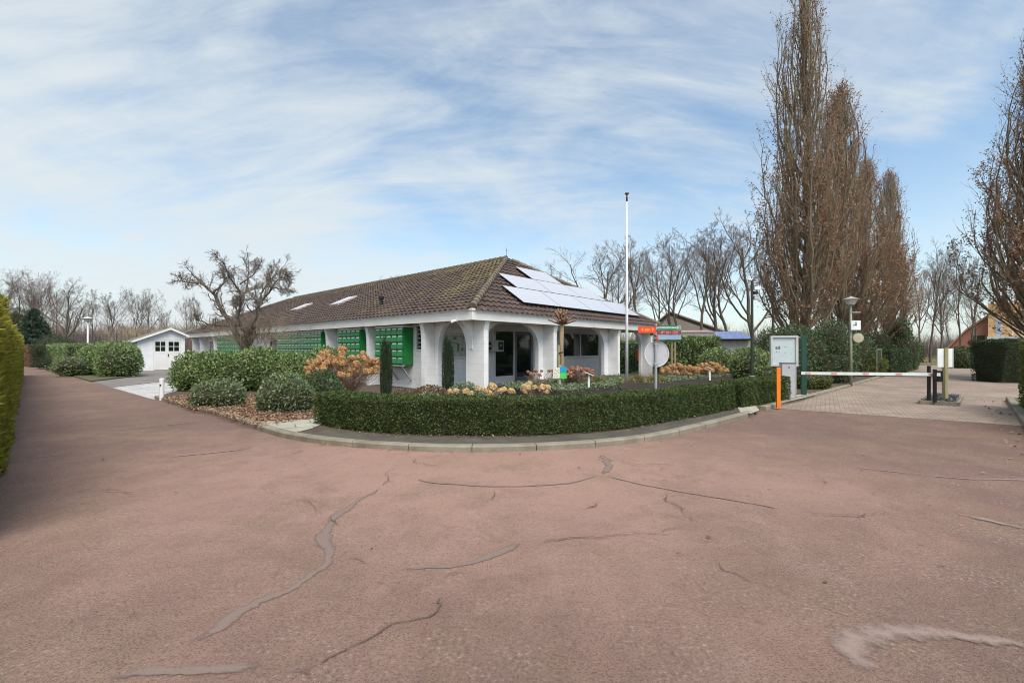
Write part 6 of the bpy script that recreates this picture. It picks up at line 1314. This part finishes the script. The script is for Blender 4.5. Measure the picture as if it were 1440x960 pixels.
OA, OB = columnar_oak(3, 20.4, 2.85, 19000), columnar_oak(4, 16.5, 2.9, 17000)
place_oak('tallest columnar oak, cut by the top of the picture, behind the notice case', OA, at(1128, 22.0), 0.4, (1, 1, 1.0))
place_oak('second columnar oak right behind the tallest one', OB, at(1182, 26.5), 2.0, (1.15, 1.15, 1.04))
place_oak('third columnar oak along the brick road, mostly behind the second', OB, at(1218, 31.5), 4.1, (1.08, 1.08, .90))
place_oak('last and lowest columnar oak of the row', OB, at(1251, 36.5), 5.2, (.92, .92, .97))
OC = columnar_oak(9, 17.5, 3.6, 30000, peak=.26, nl=180)
place_oak('columnar oak cut by the right edge, above the clipped hedge', OC, at(1476, 21.0), 1.1, (1, 1, 1.0))

# ------------------------------------------------------------------ bare deciduous trees all round
BT = [bare_tree(201, fork=.30, spread=(25, 55), trunk_r=.21, wob=.15), bare_tree(202, fork=.38, spread=(18, 42), trunk_r=.17, wob=.13), bare_tree(203, fork=.22, spread=(25, 60), trunk_r=.24, wob=.17, nlimb=9),
      bare_tree(204, fork=.42, spread=(15, 40), trunk_r=.16, wob=.16, nlimb=6), bare_tree(205, fork=.33, spread=(22, 50), trunk_r=.19, wob=.19, nlimb=8), bare_tree(206, fork=.28, spread=(20, 45), trunk_r=.15, wob=.12, nlimb=10)]
BR = [bare_tree(207, fork=.2, spread=(18, 42), trunk_r=.18, wob=.11, nlimb=11, mats=(bark, twig_red)), bare_tree(208, fork=.25, spread=(15, 38), trunk_r=.16, wob=.11, nlimb=10, mats=(bark, twig_red))]
def topz(me): 
    co = np.empty(len(me.vertices) * 3, np.float32); me.vertices.foreach_get('co', co); return float(np.percentile(co[2::3], 99.7))
TZ = {id(m): max(topz(m[0]), topz(m[1])) for m in BT + BR}
def bare(label, px, ytop, d, v, rz, wide=1.0, red=False, group='bare trees on the skyline'):
    me = (BR if red else BT)[v]; H = 1.6 - (ytop - HOR) / F * d; s = H / TZ[id(me)]
    place_tree('bare_tree', label, 'tree', me, at(px, d, 0.0), rz, (s * wide, s * wide, s), group)
left = [(-2, 388, 52, 1, .3, 1.0, True, 'reddish bare tree peeping over the golden conifer hedge'), (24, 379, 56, 0, 1.1, 1.0, True, 'tall reddish bare tree left behind the fir'), (44, 376, 58, 1, 2.3, 1.0, True, 'tall reddish bare tree directly above the fir tip'), (62, 388, 55, 0, 4.0, .9, True, 'reddish bare tree right behind the fir'),
        (93, 392, 50, 2, .2, 1.0, False, 'broad bare oak left of the white street lamp'), (78, 398, 60, 5, 3.0, .9, False, 'slender bare tree between fir and broad oak'), (131, 408, 52, 3, 5.0, .9, False, 'leaning bare tree just right of the white street lamp'), (150, 403, 56, 1, 1.4, 1.0, False, 'bare tree above the right end of the mesh fence'), (158, 410, 64, 3, 2.2, 1.0, False, 'thin bare tree close behind the fence end tree'),
        (187, 405, 60, 5, .9, .95, False, 'bare tree above the shed roof left slope'), (213, 407, 62, 4, 3.7, .8, False, 'isolated bare tree above the shed gable'), (262, 415, 60, 1, 2.9, .8, False, 'bare tree left of the gnarled tree crown'), (279, 412, 58, 5, 5.5, .8, False, 'bare tree showing through the left of the gnarled crown'),
        (112, 420, 75, 4, 1.9, 1.0, False, 'distant small bare tree behind the white street lamp'), (234, 430, 85, 0, 4.4, 1.0, False, 'distant low bare tree right of the shed gable')]
for px, y, d, v, rz, wd, red, lab in left: bare(lab, px, y, d, v, rz, wd, red)
centre = [(838, 342, 40, 2, .5, 1.25, 'broad spreading bare oak rising behind the solar panels'), (898, 326, 42, 3, 1.7, 1.15, 'bare oak directly right of the flagpole'), (924, 345, 50, 4, 3.3, .9, 'crooked bare oak above the clubhouse roof end'), (944, 334, 41, 1, 4.9, 1.1, 'bare oak above the orange direction board'), (960, 338, 46, 4, .8, 1.0, 'twisted bare oak before the barn ridge'),
          (981, 312, 40, 3, 5.9, 1.15, 'tallest bare oak in front of the barn roof'), (1012, 322, 41, 0, 2.6, 1.1, 'forked bare oak at the right end of the barn'), (1030, 316, 44, 4, 1.2, 1.0, 'bare oak above the blue chalet roof'), (1062, 296, 40, 2, 3.8, 1.0, 'bare oak half hidden by the tallest columnar oak'), (1086, 310, 48, 1, 5.1, 1.0, 'bare tree seen through the tallest columnar oak'),
          (868, 350, 58, 5, 2.0, 1.0, 'distant bare tree between solar panels and flagpole'), (778, 372, 62, 0, 4.2, .9, 'bare treetop just over the right roof hip'), (756, 380, 70, 5, 1.0, .9, 'bare treetop beside the roof peak'), (548, 386, 62, 4, .2, .9, 'bare treetop over the middle of the long ridge')]
for px, y, d, v, rz, wd, lab in centre: bare(lab, px, y, d, v, rz, wd)
right = [(1278, 400, 50, 3, 2.2, .8, False, 'leaning bare tree right of the last columnar oak'), (1308, 342, 47, 5, .6, .85, False, 'tall bare tree group behind the island sign'), (1296, 352, 54, 1, 3.1, .8, True, 'reddish bare tree behind the tall group'), (1322, 360, 58, 0, 1.3, .8, True, 'reddish bare tree right behind the island sign'), (1351, 348, 46, 1, 4.4, .75, False, 'bare tree left of the brick house gable'), (1364, 352, 48, 3, 5.2, .8, False, 'bare tree touching the brick house gable'),
         (1374, 398, 44, 4, 2.4, .8, False, 'crooked low bare tree before the brick house'), (1400, 370, 66, 2, .4, .8, False, 'bare tree behind the brick house'), (1336, 420, 80, 5, 3.6, 1.0, False, 'distant bare tree in the road gap')]
for px, y, d, v, rz, wd, red, lab in right: bare(lab, px, y, d, v, rz, wd, red)

# thickets far off: one mass of brush
def brush(name, label, arcs, n, h, seed, m_):
    rng = np.random.default_rng(seed); S = []
    for (px0, px1, d0, d1) in arcs:
        k = n // len(arcs); px = rng.uniform(px0, px1, k); d = rng.uniform(d0, d1, k); S.append(np.c_[(px - CX) / F * d, d, np.zeros(k)])
    S = np.concatenate(S); k = len(S); D = np.c_[rng.normal(0, .28, (k, 2)), np.ones(k)]; hh = h * rng.uniform(.45, 1.1, k)
    P, R = grow(rng, S, D, hh, np.full(k, .035), 6, .12, .05, .3); S2, D2, L2, r2 = spawn(rng, P, R, 6, .25, 1.0, 20, 50, (.25, .5), .5, .3); P2, R2 = grow(rng, S2, D2, L2, np.clip(r2, .012, .03), 4, .12, .05, .4)
    V, Fc, M = join([(*tubes(P, R, 3), 0), (*tubes(P2, R2, 3), 0)]); o = link(name, mesh_np(name, V, Fc, [m_], M)); tag(o, label, 'brushwood', None, 'stuff')
brush('brushwood', 'brown leafless brushwood far behind shed and lane', [(-40, 300, 64, 95), (60, 300, 60, 90)], 3400, 5.2, 301, twig_red)
brush('brushwood', 'brown leafless brushwood far behind clubhouse and barn', [(760, 1100, 62, 95)], 1800, 5.0, 302, twig)
brush('brushwood', 'brown leafless brushwood far beyond the brick road', [(1230, 1480, 70, 110)], 1500, 4.0, 303, twig)
brush('brushwood', 'rust coloured thicket right behind the shed', [(170, 240, 46, 54)], 500, 3.9, 304, twig_ochre)

# ------------------------------------------------------------------ fallen leaves
def litter(label, regions, seed, L=0.06):
    rng = np.random.default_rng(seed); Q = []
    for poly, n, z in regions:
        W = np.array([G(x, y, z)[:2] for x, y in poly]); lo, hi = W.min(0), W.max(0); q = rng.uniform(lo, hi, (n * 3, 2)); k = np.zeros(len(q), bool)
        for i in range(len(W)):
            a, b = W[i], W[(i + 1) % len(W)]; c = ((a[1] > q[:, 1]) != (b[1] > q[:, 1])) & (q[:, 0] < (b[0] - a[0]) * (q[:, 1] - a[1]) / (b[1] - a[1] + 1e-12) + a[0]); k ^= c
        q = q[k][:n]; Q.append(np.c_[q, z + 0.008 + .025 * rng.random(len(q))])
    Q = np.concatenate(Q); n = len(Q); D = np.c_[rng.normal(0, 1, (n, 2)), rng.normal(0, .25, n)]
    V, Fc = quads_from(Q, D, np.c_[rng.normal(0, .45, (n, 2)), np.ones(n)], L * rng.uniform(.5, 1.3, n), L * .6 * rng.uniform(.6, 1.2, n)); o = link('fallen_leaves', mesh_np('fallen_leaves', V, Fc, [litter_m])); tag(o, label, 'leaves', None, 'stuff')
litter('brown leaf litter covering the shrub bed beside the path', [([(228, 560), (262, 573), (300, 581), (345, 596), (362, 601), (440, 588), (460, 575), (420, 560), (300, 552)], 7000, .09)], 401, .07)
litter('brown leaves gathered at the right hand kerb', [([(1405, 580), (1440, 640), (1460, 690), (1420, 640), (1395, 600)], 240, .005), ([(1424, 572), (1434, 584), (1470, 640), (1500, 640)], 500, .095), ([(1380, 560), (1412, 566), (1440, 602), (1440, 620), (1400, 600)], 260, .008)], 402, .07)
litter('pale dry leaves along the foot of the box hedge', [([(450, 603), (560, 615), (740, 617), (870, 609), (1034, 580), (1034, 577), (870, 605), (740, 612), (560, 609)], 900, .095), ([(800, 633), (900, 625), (1040, 594), (1060, 588), (1060, 591), (940, 622), (820, 637)], 220, .002), ([(440, 627), (620, 640), (740, 640), (740, 637), (620, 637), (450, 624)], 120, .002)], 403, .04)
litter('brown leaves under the evergreens along the brick road', [([(1120, 556), (1160, 550), (1230, 530), (1280, 515), (1230, 522), (1130, 546)], 1800, .09)], 404, .07)
litter('brown leaves on the far grass by the road end', [([(1275, 512), (1335, 513), (1330, 505), (1272, 506)], 1500, .03)], 405, .12)
litter('single fallen leaves strewn over the red asphalt', [([(700, 640), (1440, 600), (1440, 800), (900, 900)], 45, .002), ([(100, 600), (600, 650), (700, 800), (300, 800)], 14, .002)], 406, .05)
